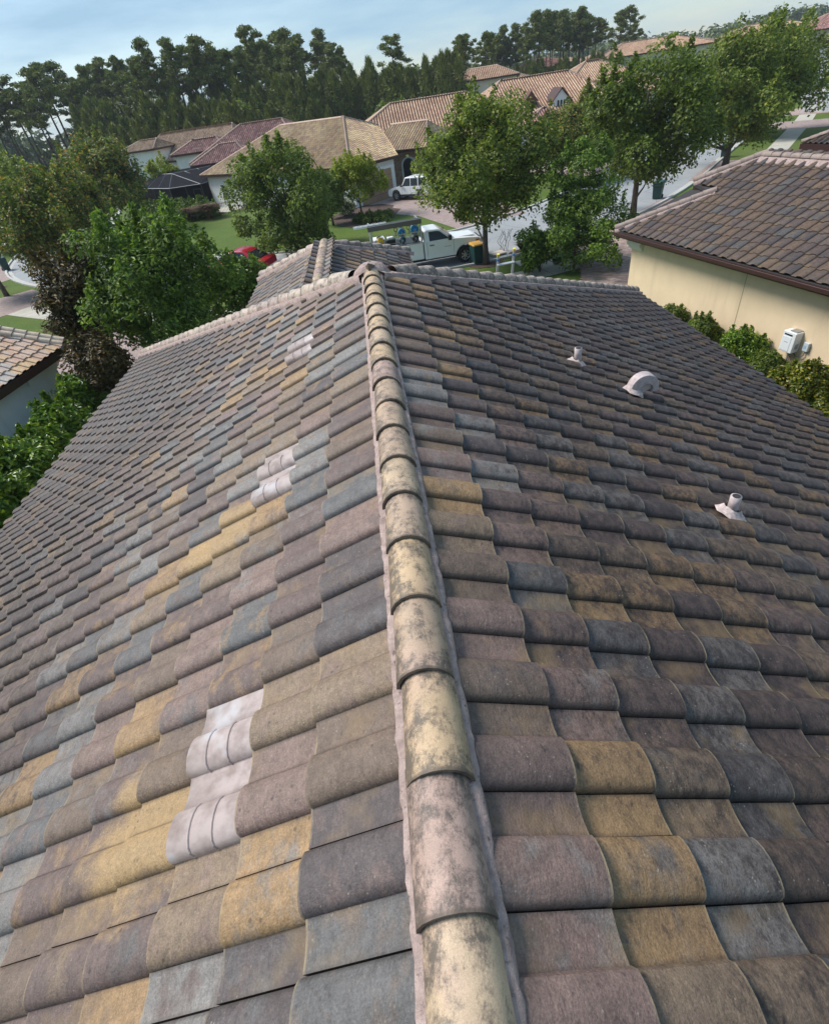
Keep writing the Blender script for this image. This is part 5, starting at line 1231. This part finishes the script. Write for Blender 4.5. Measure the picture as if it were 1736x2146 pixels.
# ------------------------------------------------------------ vehicles and street things
def paint(name, col):
    t = NT(name); t.col(tuple(col)); t.b.inputs['Roughness'].default_value = .28; t.b.inputs['Coat Weight'].default_value = .5; t.b.inputs['Coat Roughness'].default_value = .08; return t.m
M_WP = paint('white_car_paint', (.84, .84, .83)); M_RP = paint('red_car_paint', (.42, .01, .03)); M_BP = paint('black_car_paint', (.02, .022, .026))
M_TYRE = plain('tyre_rubber', (.015, .015, .016), .8); M_RIM = plain('alloy_rim', (.45, .46, .48), .3, .8); M_CHROME = plain('chrome', (.6, .6, .62), .15, 1)
M_BLACK = plain('black_plastic', (.018, .018, .02), .55); M_ORANGE = plain('amber_lamp', (.6, .18, .03), .3); M_LAMP = plain('clear_lamp', (.6, .62, .65), .15); M_REDL = plain('red_lamp', (.4, .01, .01), .3)
M_CARGL = glassm('car_glass', (.025, .03, .035))
def wheel(parent, x, y, r, w, side):
    m = MB(); n = 22; prof = [(r*.62, -w/2), (r*.93, -w/2), (r, -w*.36), (r, w*.36), (r*.93, w/2), (r*.62, w/2)]
    V = []; F = []
    for k in range(n):
        a = 2*math.pi*k/n
        for (rr, yy) in prof: V.append((x+rr*math.cos(a), y+yy, r+rr*math.sin(a)))
    q = len(prof)
    for k in range(n):
        for j in range(q): F.append((k*q+j, k*q+(j+1) % q, ((k+1) % n)*q+(j+1) % q, ((k+1) % n)*q+j))
    t = MB().add(V, F).obj('wheel', M_TYRE, parent, world=False, smooth=True)
    rm = MB(); yo = y+side*w*.30
    rm.tube([(x, yo-side*.05, r), (x, yo-side*.02, r)], [r*.62, r*.62], 22)
    hub = rm.mesh('rim', M_BLACK); link('rim_dish', hub, t, world=False)
    sp_ = MB()
    for k in range(7):
        a = 2*math.pi*k/7; c, s = math.cos(a), math.sin(a); R_ = Matrix.Translation((x, yo, r)) @ Matrix.Rotation(-a, 4, 'Y')
        sp_.box(r*.08, r*.60, -.015, .02, -r*.065, r*.065, R_)
    sp_.tube([(x, yo-.02, r), (x, yo+side*.03, r)], [r*.16, r*.14], 12)
    for k in range(22):
        a0, a1 = 2*math.pi*k/22, 2*math.pi*(k+1)/22
        sp_.add([(x+rr*math.cos(a_), yo+yy*side, r+rr*math.sin(a_)) for a_ in (a0, a1) for rr, yy in ((r*.56, .0), (r*.63, .02))], [(0, 1, 3, 2)])
    link('rim', sp_.mesh('rim', M_RIM), t, world=False)
    return t
def arch(cx, r, z0, n=9):
    a0 = math.asin(max(-1, min(1, (z0-.40)/r)))
    return [(cx+r*math.cos(a), .40+r*math.sin(a)) for a in [math.pi-a0+(2*a0-math.pi)*i/n for i in range(n+1)]][::1]
def archpts(cx, r, cz, z0, n=10):
    a0 = math.asin((z0-cz)/r); return [(cx+r*math.cos(math.pi-a0-(math.pi-2*a0)*i/n), cz+r*math.sin(math.pi-a0-(math.pi-2*a0)*i/n)) for i in range(n+1)]
def slab(prof, hw_lo, hw_hi, zlo, zhi):
    """profile (x,z) as a body: half width varies with height"""
    n = len(prof); V = []
    for s in (-1, 1):
        for x, z in prof:
            t = (z-zlo)/(zhi-zlo); V.append((x, s*(hw_lo+(hw_hi-hw_lo)*t), z))
    return MB().add(V, [tuple(range(n)), tuple(range(2*n-1, n-1, -1))]+[(i, i+n, (i+1) % n+n, (i+1) % n) for i in range(n)])
def glasspanel(parent, pts, side, hw, name='window', mat=None, out=.006):
    m = MB(); n = len(pts)
    V = [(x, side*(h+out), z) for x, z, h in pts]+[(x, side*(h-.02), z) for x, z, h in pts]
    m.add(V, [tuple(range(n)), tuple(range(2*n-1, n-1, -1))]+[(i, i+n, (i+1) % n+n, (i+1) % n) for i in range(n)])
    return m.obj(name, mat or M_CARGL, parent, world=False)
# white pickup
tk = thing('pickup_truck', 'white pickup with hose reels and a rack in its bed, parked at the kerb', 'pickup truck', (3.25, 32.45, 0), math.radians(3.5))
RA, FA, WR_ = -1.72, 1.88, .41
low = [(-.42, .50)]+[(1.25, .50)]+archpts(FA, .53, .42, .50)+[(2.62, .52), (2.84, .62), (2.88, .95), (2.84, 1.12), (2.70, 1.21), (2.2, 1.28), (1.22, 1.36), (-.42, 1.36)]
b = slab(low, 1.0, .95, .5, 1.4).obj('cab_body', M_WP, tk, world=False, bevel=.045, seg=3)
bed = [(-3.30, .62), (RA-.56, .56)]+archpts(RA, .53, .42, .56)+[(-.48, .56), (-.48, 1.40), (-3.30, 1.40)]
slab(bed, 1.0, .98, .5, 1.4).obj('cargo_bed', M_WP, tk, world=False, bevel=.035, seg=3)
MB().box(-3.22, -.56, -.86, .86, 1.395, 1.41).obj('bed_floor', M_BLACK, tk, world=False)
MB().box(-3.3, -.46, -1.0, -.93, 1.40, 1.44).obj('bed_rail', M_RIM, tk, world=False); MB().box(-3.3, -.46, .93, 1.0, 1.40, 1.44).obj('bed_rail', M_RIM, tk, world=False)
gh = slab([(-.40, 1.34), (1.28, 1.34), (.62, 1.86), (.42, 1.93), (-.20, 1.94), (-.34, 1.88)], .94, .74, 1.34, 1.94).obj('cab_roof', M_WP, tk, world=False, bevel=.06, seg=3)
hwz = lambda z: .94-.20*(z-1.34)/.60
for s in (-1, 1):
    glasspanel(tk, [(x, z, hwz(z)) for x, z in ((-.10, 1.40), (1.02, 1.40), (.52, 1.80), (.34, 1.835), (-.10, 1.84))], s, 0)
glass = MB(); V = [(1.29, -.84, 1.38), (1.29, .84, 1.38), (.66, .68, 1.86), (.66, -.68, 1.86)]; glass.add([Vector(v)+Vector((.012, 0, .012)) for v in V], [(0, 1, 2, 3)]); glass.obj('windscreen', M_CARGL, tk, world=False)
glass = MB(); glass.add([(-.415, -.78, 1.44), (-.415, .78, 1.44), (-.36, .66, 1.84), (-.36, -.66, 1.84)], [(0, 1, 2, 3)]); glass.obj('rear_window', M_CARGL, tk, world=False)
for s in (-1, 1):
    dm = MB()
    for x0, x1, z0, z1 in ((-.262, -.25, .56, 1.36), (1.245, 1.257, .60, 1.34), (-.25, 1.25, .555, .565)): dm.box(x0, x1, s*.985-.02, s*.985+.004 if s > 0 else s*.985+.02, z0, z1)
    dm2 = MB()
    for x0, x1, z0, z1 in ((-.262, -.25, .60, 1.36), (1.245, 1.257, .62, 1.32)):
        dm2.add([(x, s*(1.0-.05*(z-.5)/.9+.003), z) for x, z in ((x0, z0), (x1, z0), (x1, z1), (x0, z1))], [(0, 1, 2, 3)])
    dm2.obj('door_gap', M_BLACK, tk, world=False)
    MB().box(-.12, .14, s*.985-.02, s*.985+.02, 1.17, 1.21).obj('door_handle', M_BLACK, tk, world=False, bevel=.008)
    MB().box(.93, 1.12, s*1.10-.11, s*1.10+.11, 1.34, 1.60).obj('mirror', M_BLACK, tk, world=False, bevel=.04)
    MB().box(.72, 1.10, s*.973-.004, s*.973+.006, 1.0, 1.035).obj('badge', M_RIM, tk, world=False)
    MB().box(2.55, 2.86, s*.80-.14, s*.80+.14, .98, 1.16).obj('headlight', M_LAMP, tk, world=False, bevel=.03)
    MB().box(2.50, 2.70, s*.962-.01, s*.962+.012, 1.0, 1.13).obj('indicator', M_ORANGE, tk, world=False)
    MB().box(-3.32, -3.20, s*.88-.07, s*.88+.08, 1.02, 1.32).obj('tail_light', M_REDL, tk, world=False)
    MB().box(-.42, 1.2, s*.93-.05, s*.93+.05, .46, .56).obj('sill', M_BLACK, tk, world=False)
MB().box(2.80, 3.0, -.92, .92, .48, .74).obj('front_bumper', M_CHROME, tk, world=False, bevel=.04)
MB().box(2.84, 2.91, -.62, .62, .80, 1.14).obj('grille', M_BLACK, tk, world=False, bevel=.02)
MB().box(-3.46, -3.28, -.9, .9, .52, .70).obj('rear_bumper', M_CHROME, tk, world=False, bevel=.03)
MB().box(1.35, 2.5, -.62, .62, 1.30, 1.335).obj('hood_bulge', M_WP, tk, world=False, bevel=.03)
MB().box(-3.0, 2.5, -.7, .7, .38, .56).obj('chassis', M_BLACK, tk, world=False)
for x in (RA, FA):
    for s in (-1, 1): wheel(tk, x, s*.86, WR_, .27, s)
M_STEEL = plain('galvanised_steel', (.42, .43, .44), .45, .6)
for x, zt_ in ((-3.22, 2.42), (-.52, 2.42)):
    for y in (-.9, .9): MB().box(x-.035, x+.035, y-.035, y+.035, 1.42, zt_).obj('rack_post', M_STEEL, tk, world=False)
    MB().box(x-.035, x+.035, -.93, .93, zt_, zt_+.06).obj('rack_bar', M_STEEL, tk, world=False)
for x in (-1.95, -1.15): MB().box(x-.02, x+.02, -.95, -.91, 1.42, 2.15).obj('rack_post', M_STEEL, tk, world=False)
MB().box(-2.0, -.5, -.95, -.91, 1.95, 2.0).obj('rack_bar', M_STEEL, tk, world=False)
TKM = BASE[tk]
def onTruck(x, y, z): return tuple(TKM@Vector((x, y, z)))
pk = thing('work_plank', 'long grey aluminium plank lying on the pickup rack', 'plank', onTruck(-1.9, -.75, 2.48), math.radians(3.5))
MB().box(-1.5, 1.45, -.20, .20, 0, .08).obj('deck', plain('dull_aluminium', (.07, .068, .065), .6, .2), pk, world=False, bevel=.008)
MB().box(-1.5, 1.45, -.225, -.203, -.13, .10).obj('side_rail', plain('grey_aluminium', (.13, .115, .105), .6, .2), pk, world=False)
MB().box(-1.5, 1.45, .203, .225, -.03, .10).obj('side_rail', M_STEEL, pk, world=False)
wl = thing('ladder', 'white fibreglass ladder end sticking out behind the pickup rack', 'ladder', onTruck(-3.5, -.35, 2.50), math.radians(3.5))
for y in (-.17, .17): MB().box(-.62, 1.2, y-.02, y+.02, .0, .09).obj('rail', M_WHITE, wl, world=False)
for k in range(5): MB().box(-.5+k*.3, -.46+k*.3, -.15, .15, .03, .06).obj('rung', M_WHITE, wl, world=False)
def reel(label, x, y, z, R_, w_, col, base=True):
    o = thing('hose_reel', label, 'hose reel', onTruck(x, y, z), math.radians(3.5), 'hose reels in the pickup bed')
    hm = plain('hose_'+label.split()[0], col, .45)
    h = MB(); n = 7
    for k in range(n):
        yy = -w_/2+w_*(k+.5)/n; ring = [(R_*.72*math.cos(2*math.pi*i/16), yy, R_*.72*math.sin(2*math.pi*i/16)) for i in range(17)]; h.tube(ring, w_/n*.56, 6, cap=False)
    h.tube([(0, -w_/2, 0), (0, w_/2, 0)], R_*.70, 16)
    h.obj('hose', hm, o, world=False, smooth=True)
    for s in (-1, 1): MB().tube([(R_*math.cos(.3927*i_), s*(w_/2+.012), R_*math.sin(.3927*i_)) for i_ in range(17)], .013, 5, cap=False).tube([(0, s*(w_/2+.0), 0), (0, s*(w_/2+.03), 0)], [R_*.22, R_*.22], 10).obj('flange', M_STEEL if s < 0 else M_BLACK, o, world=False)
    fm = MB()
    for s in (-1, 1): fm.tube([(-R_*.7, s*(w_/2+.05), -R_*1.15), (0, s*(w_/2+.05), .02), (R_*.7, s*(w_/2+.05), -R_*1.15)], .016, 5)
    fm.obj('stand', M_STEEL, o, world=False)
    return o
reel('yellow hose reel at the rear end of the pickup bed', -2.78, -.66, 1.76, .22, .36, (.75, .45, .01))
reel('blue hose reel on the upper level, nearer the rear', -1.55, -.62, 2.02, .22, .36, (.01, .25, .55))
reel('bright blue hose reel on the upper level, next to the cab', -.82, -.62, 2.06, .26, .38, (.01, .27, .62))
reel('dark green hose reel on the lower level, nearer the rear', -1.55, -.60, 1.64, .21, .36, (.02, .09, .10))
reel('black hose reel on the lower level, next to the cab', -.82, -.60, 1.64, .21, .36, (.03, .035, .035))
pw = thing('pressure_washer', 'engine-driven washer unit between the reels in the pickup bed', 'pressure washer', onTruck(-2.15, -.2, 1.41), math.radians(3.5))
MB().box(-.28, .28, -.25, .25, 0, .28).obj('engine', M_BLACK, pw, world=False, bevel=.03); MB().box(-.2, .15, -.2, .2, .28, .42).obj('tank', M_WHITE, pw, world=False, bevel=.05)
MB().tube([(-.3, -.3, .1), (.3, -.3, .1), (.3, -.3, .5), (-.3, -.3, .5), (-.3, -.3, .1)], .018, 5).obj('frame', M_STEEL, pw, world=False)
wt = thing('water_tank', 'low white tank at the tail of the pickup bed', 'tank', onTruck(-2.75, .2, 1.41), math.radians(3.5)); MB().box(-.4, .3, -.4, .5, 0, .36).obj('tank_body', M_WHITE, wt, world=False, bevel=.06)
MB().tube([(-.05, 0, .34), (-.05, 0, .42)], .10, 12).obj('cap', M_BLACK, wt, world=False)
for x in (-1.9, -1.2):
    c_ = thing('folding_crank', 'round black guide hanging under the plank on the pickup rack, '+('nearer the rear' if x < -1.5 else 'nearer the cab'), 'hose guide', onTruck(x, -.95, 2.26), math.radians(3.5))
    MB().tube([(.09*math.cos(a*.52), 0, .09*math.sin(a*.52)) for a in range(13)], .018, 5, cap=False).obj('ring', M_BLACK, c_, world=False); MB().tube([(0, 0, -.1), (0, 0, -.3)], .012, 5).obj('stem', M_BLACK, c_, world=False)
hs = thing('hose', 'thin grey hose hanging down the side of the pickup bed', 'hose', onTruck(-1.72, -1.05, 0), math.radians(3.5))
MB().tube([(.1, .1, 2.0), (.06, -.02, 1.5), (.02, -.03, .9), (-.06, -.05, .1), (-.1, -.4, .02), (-.6, -1.5, .02), (-.4, -3.0, .02)], .014, 6).obj('hose_line', plain('grey_hose', (.25, .26, .27), .5), hs, world=False, smooth=True)

def car(label, loc, rz, pm, name='car', cat='car', boxy=False, L_=4.7, W_=.93, H_=1.45, rf=.34, blackroof=False, z_clear=.28):
    o = thing(name, label, cat, loc, rz); hl = L_/2; RAx, FAx = -hl*.58, hl*.60; belt = H_*.60 if not boxy else H_*.60; ar = rf+.07
    fr = hl-.03; hoodz = belt-.06 if not boxy else belt-.03
    low = [(-fr, z_clear+.12), (RAx-ar, z_clear)]+archpts(RAx, ar, rf+.02, z_clear)+archpts(FAx, ar, rf+.02, z_clear)+[(fr-.1, z_clear+.02), (fr, z_clear+.28), (fr-.04, hoodz-.22), (fr-.35, hoodz-.06), (hl*.36, hoodz+.05), (hl*.30, belt), (-hl*.9, belt), (-fr, belt-.1)]
    slab(low, W_, W_-.04, z_clear, belt).obj('body', pm, o, world=False, bevel=.05, seg=3)
    if boxy: gp = [(-hl*.93, belt-.02), (hl*.34, belt-.02), (hl*.16, H_-.06), (hl*.08, H_), (-hl*.84, H_), (-hl*.90, H_-.08)]
    else: gp = [(-hl*.78, belt-.02), (hl*.42, belt-.02), (hl*.04, H_-.05), (-.1, H_), (-hl*.36, H_-.02), (-hl*.50, H_-.10)]
    top_in = .10 if boxy else .22
    slab(gp, W_-.05, W_-.05-top_in, belt, H_).obj('cabin', M_BLACK if blackroof else pm, o, world=False, bevel=.05, seg=3)
    hz = lambda z: W_-.05-top_in*(z-belt)/(H_-belt)
    if boxy: wins = [[(-hl*.86, belt+.05), (-hl*.48, belt+.05), (-hl*.48, H_-.10), (-hl*.82, H_-.10)], [(-hl*.44, belt+.05), (-hl*.12, belt+.05), (-hl*.12, H_-.10), (-hl*.44, H_-.10)], [(-hl*.09, belt+.05), (hl*.28, belt+.05), (hl*.12, H_-.11), (-hl*.09, H_-.10)]]
    else: wins = [[(-hl*.62, belt+.04), (-hl*.14, belt+.04), (-hl*.14, H_-.09), (-hl*.38, H_-.11)], [(-hl*.11, belt+.04), (hl*.34, belt+.04), (hl*.02, H_-.11), (-hl*.11, H_-.09)]]
    for s in (-1, 1):
        for q in wins: glasspanel(o, [(x, z, hz(z)) for x, z in q], s, 0)
        MB().box(hl*.26, hl*.34, s*(W_+.06)-.08, s*(W_+.06)+.08, belt+.03, belt+.17).obj('mirror', M_BLACK if boxy else pm, o, world=False, bevel=.03)
        MB().box(fr-.22, fr+.0, s*(W_-.22)-.14, s*(W_-.22)+.14, hoodz-.30, hoodz-.16).obj('headlight', M_LAMP, o, world=False, bevel=.03)
        MB().box(-fr-.01, -fr+.12, s*(W_-.18)-.1, s*(W_-.18)+.12, belt-.34, belt-.14).obj('tail_light', M_REDL, o, world=False, bevel=.02)
        MB().box(RAx+ar, FAx-ar, s*W_-.03, s*W_+.01, z_clear-.02, z_clear+.14).obj('sill', M_BLACK, o, world=False)
        for xx in ((-hl*.10), hl*.30, -hl*.46):
            g_ = MB(); g_.add([(x, s*(W_-.04*(z-z_clear)/(belt-z_clear)+.003), z) for x, z in ((xx-.006, z_clear+.16), (xx+.006, z_clear+.16), (xx+.006, belt-.02), (xx-.006, belt-.02))], [(0, 1, 2, 3)]); g_.obj('door_gap', M_BLACK, o, world=False)
    ws = [gp[1], gp[2]]; g_ = MB(); g_.add([(ws[0][0]+.01, -W_+.12, belt+.03), (ws[0][0]+.01, W_-.12, belt+.03), (ws[1][0]+.01, hz(H_)-.08, H_-.06), (ws[1][0]+.01, -hz(H_)+.08, H_-.06)], [(0, 1, 2, 3)])
    g_.v = [(x+.015, y, z+.012) for x, y, z in g_.v]; g_.obj('windscreen', M_CARGL, o, world=False)
    x0 = gp[0][0] if boxy else gp[0][0]; x1 = gp[-1][0]; g_ = MB(); g_.add([(x0-.01, -W_+.15, belt+.04), (x0-.01, W_-.15, belt+.04), (x1-.015, hz(H_)-.08, gp[-1][1]-.02), (x1-.015, -hz(H_)+.08, gp[-1][1]-.02)], [(0, 1, 2, 3)]); g_.obj('rear_window', M_CARGL, o, world=False)
    MB().box(fr-.03, fr+.015, -W_*.6, W_*.6, z_clear+.12, z_clear+.28).obj('grille', M_BLACK, o, world=False)
    for x in (RAx, FAx):
        for s in (-1, 1): wheel(o, x, s*(W_-.12), rf, .22, s)
    return o
car('white boxy off-roader with black glass on the paver drive of the straw-roofed house', (4.75, 56.7, 0), math.atan2(.708, -.706)+.12, M_WP, 'off_road_car', 'car', True, 4.7, .96, 1.85, .42, z_clear=.38)
car('red car parked on the street left of the wing roof', (-8.8, 37.7, 0), math.radians(160), M_RP, 'red_car')
car('white car standing before the white arched house', (-34.6, 93.2, 0), math.radians(150), M_WP, 'white_car')
car('dark grey car on a drive at the upper right', (66.0, 88.5, 0), math.radians(160), M_BP, 'dark_car')
# wheeled bins
def bin_(label, x, y, rz, lid):
    o = thing('wheeled_bin', label, 'bin', (x, y, 0), rz, 'green wheeled bins'); gm = plain('green_bin_plastic', (.008, .045, .042), .5); k = [( -.25, -.30), (.25, -.30), (.25, .28), (-.25, .28)]; kt = [(-.31, -.37), (.31, -.37), (.31, .35), (-.31, .35)]
    MB().add([(a_, b_, .04) for a_, b_ in k]+[(a_, b_, .98) for a_, b_ in kt], [(0, 3, 2, 1), (4, 5, 6, 7), (0, 1, 5, 4), (1, 2, 6, 5), (2, 3, 7, 6), (3, 0, 4, 7)]).obj('bin_body', gm, o, world=False, bevel=.03)
    MB().add([(-.33, -.39, .98), (.33, -.39, .98), (.33, .38, .99), (-.33, .38, .99), (-.30, -.35, 1.05), (.30, -.35, 1.05), (.30, .34, 1.10), (-.30, .34, 1.10)], [(0, 3, 2, 1), (4, 5, 6, 7), (0, 1, 5, 4), (1, 2, 6, 5), (2, 3, 7, 6), (3, 0, 4, 7)]).obj('lid', lid, o, world=False, bevel=.02)
    MB().box(-.32, .32, -.395, -.36, .80, .88).obj('rim_band', gm, o, world=False, bevel=.01)
    MB().tube([(-.28, .42, 1.0), (.28, .42, 1.0)], .018, 6).obj('handle', gm, o, world=False)
    for s in (-1, 1): MB().tube([(s*.27-.03, .30, .12), (s*.27+.03, .30, .12)], .12, 12).obj('wheel', M_TYRE, o, world=False)
LID_Y = plain('yellow_lid', (.62, .33, .05), .5); LID_G = plain('green_lid', (.01, .06, .055), .5)
bin_('green wheeled bin with a yellow lid beside the pickup front wheel', 5.72, 31.0, math.radians(12), LID_Y)
bin_('green wheeled bin on the kerb right of the large dark street tree', 20.3, 40.2, math.radians(-40), LID_G)
bin_('green wheeled bin with a yellow lid far up the street between the big trees', 36.0, 67.9, math.radians(-30), LID_Y)
bin_('dark green bin half hidden behind the trunk of the broad street tree', 32.0, 52.3, math.radians(-40), LID_G)
bin_('green wheeled bin at the left edge beside the gutter', -32.3, 52.6, math.radians(40), LID_G)
# ladder leaning on the front eave
ld = thing('ladder', 'aluminium ladder top poking above the hip of the foreground roof', 'ladder', (3.5, 16.2, 0))
M_ALW = plain('bright_aluminium', (.66, .67, .67), .4, .3); yel = plain('yellow_foam_tip', (.75, .62, .12), .6); blu = plain('blue_strap', (.08, .25, .5), .6)
def lpnt(x, z): return p3(x+(z-4.36)*0, 14.6+(4.36-z)*.33, z)
for x, zt_ in ((3.26, 4.34), (3.68, 4.42)):
    r_ = MB().tube([lpnt(x, 0), lpnt(x, zt_)], .032, 6).obj('rail', M_ALW, ld)
    MB().tube([lpnt(x, zt_-.01), lpnt(x, zt_+.05)], .042, 8).obj('tip', yel, r_); MB().tube([lpnt(x, zt_-.13), lpnt(x, zt_-.08)], .038, 8).obj('strap', blu, r_)
for k in range(11): MB().tube([lpnt(3.26, .3+k*.3), lpnt(3.68, .3+k*.3)], .018, 6).obj('rung', M_ALW, ld)
MB().tube([lpnt(3.24, 4.10)+p3(0, -.04, 0), lpnt(3.70, 4.12)+p3(0, -.04, 0)], .034, 4).obj('stand_off', M_ALW, ld)
bd = thing('board', 'pale board lying at the kerb beside the street tree trunk', 'board', (7.15, 32.2, .05), .3)
MB().box(-.42, .42, -.35, .35, .02, .07).obj('panel', plain('pale_board', (.62, .52, .42), .7, var=.1), bd, world=False); MB().box(-.45, -.2, -.3, .3, -.04, .02).obj('support', M_KERB, bd, world=False)
bk_ = thing('kayak', 'small turquoise tub lying by the drive in front of the dormer house', 'tub', (21.3, 69.2, 0), .3)
MB().add([(-.8, -.3, .5), (.8, -.3, .5), (.9, .3, .5), (-.9, .3, .5), (-.6, -.2, .05), (.6, -.2, .05), (.6, .2, .05), (-.6, .2, .05)], [(0, 3, 2, 1), (4, 5, 6, 7), (0, 1, 5, 4), (1, 2, 6, 5), (2, 3, 7, 6), (3, 0, 4, 7)]).obj('tub_shell', plain('turquoise_plastic', (.03, .35, .42), .4), bk_, world=False, bevel=.08)
bk_.name = 'tub'
ut = thing('utility_box', 'small white utility pillar on the grass at the upper right', 'utility box', (63.0, 86.6, 0)); MB().box(-.45, .45, -.35, .35, 0, 1.3).obj('cabinet', M_WHITE, ut, world=False, bevel=.04); MB().box(-.47, .47, -.37, .37, 1.28, 1.34).obj('lid', M_WHITE, ut, world=False)

# ------------------------------------------------------------ haze
hz_ = MB().box(-420, 420, -30, 460, -1, 26).obj('haze', None, None); hz_['kind'] = 'stuff'; top(hz_, 'thin summer haze softening the distant woods', 'haze')
hm_ = bpy.data.materials.new('haze_air'); hm_.use_nodes = True; hm_.node_tree.nodes.remove(hm_.node_tree.nodes['Principled BSDF'])
pv_ = hm_.node_tree.nodes.new('ShaderNodeVolumePrincipled'); pv_.inputs['Color'].default_value = (.86, .92, 1, 1); pv_.inputs['Density'].default_value = .00028
hm_.node_tree.links.new(pv_.outputs[0], hm_.node_tree.nodes['Material Output'].inputs['Volume']); hz_.data.materials.append(hm_)
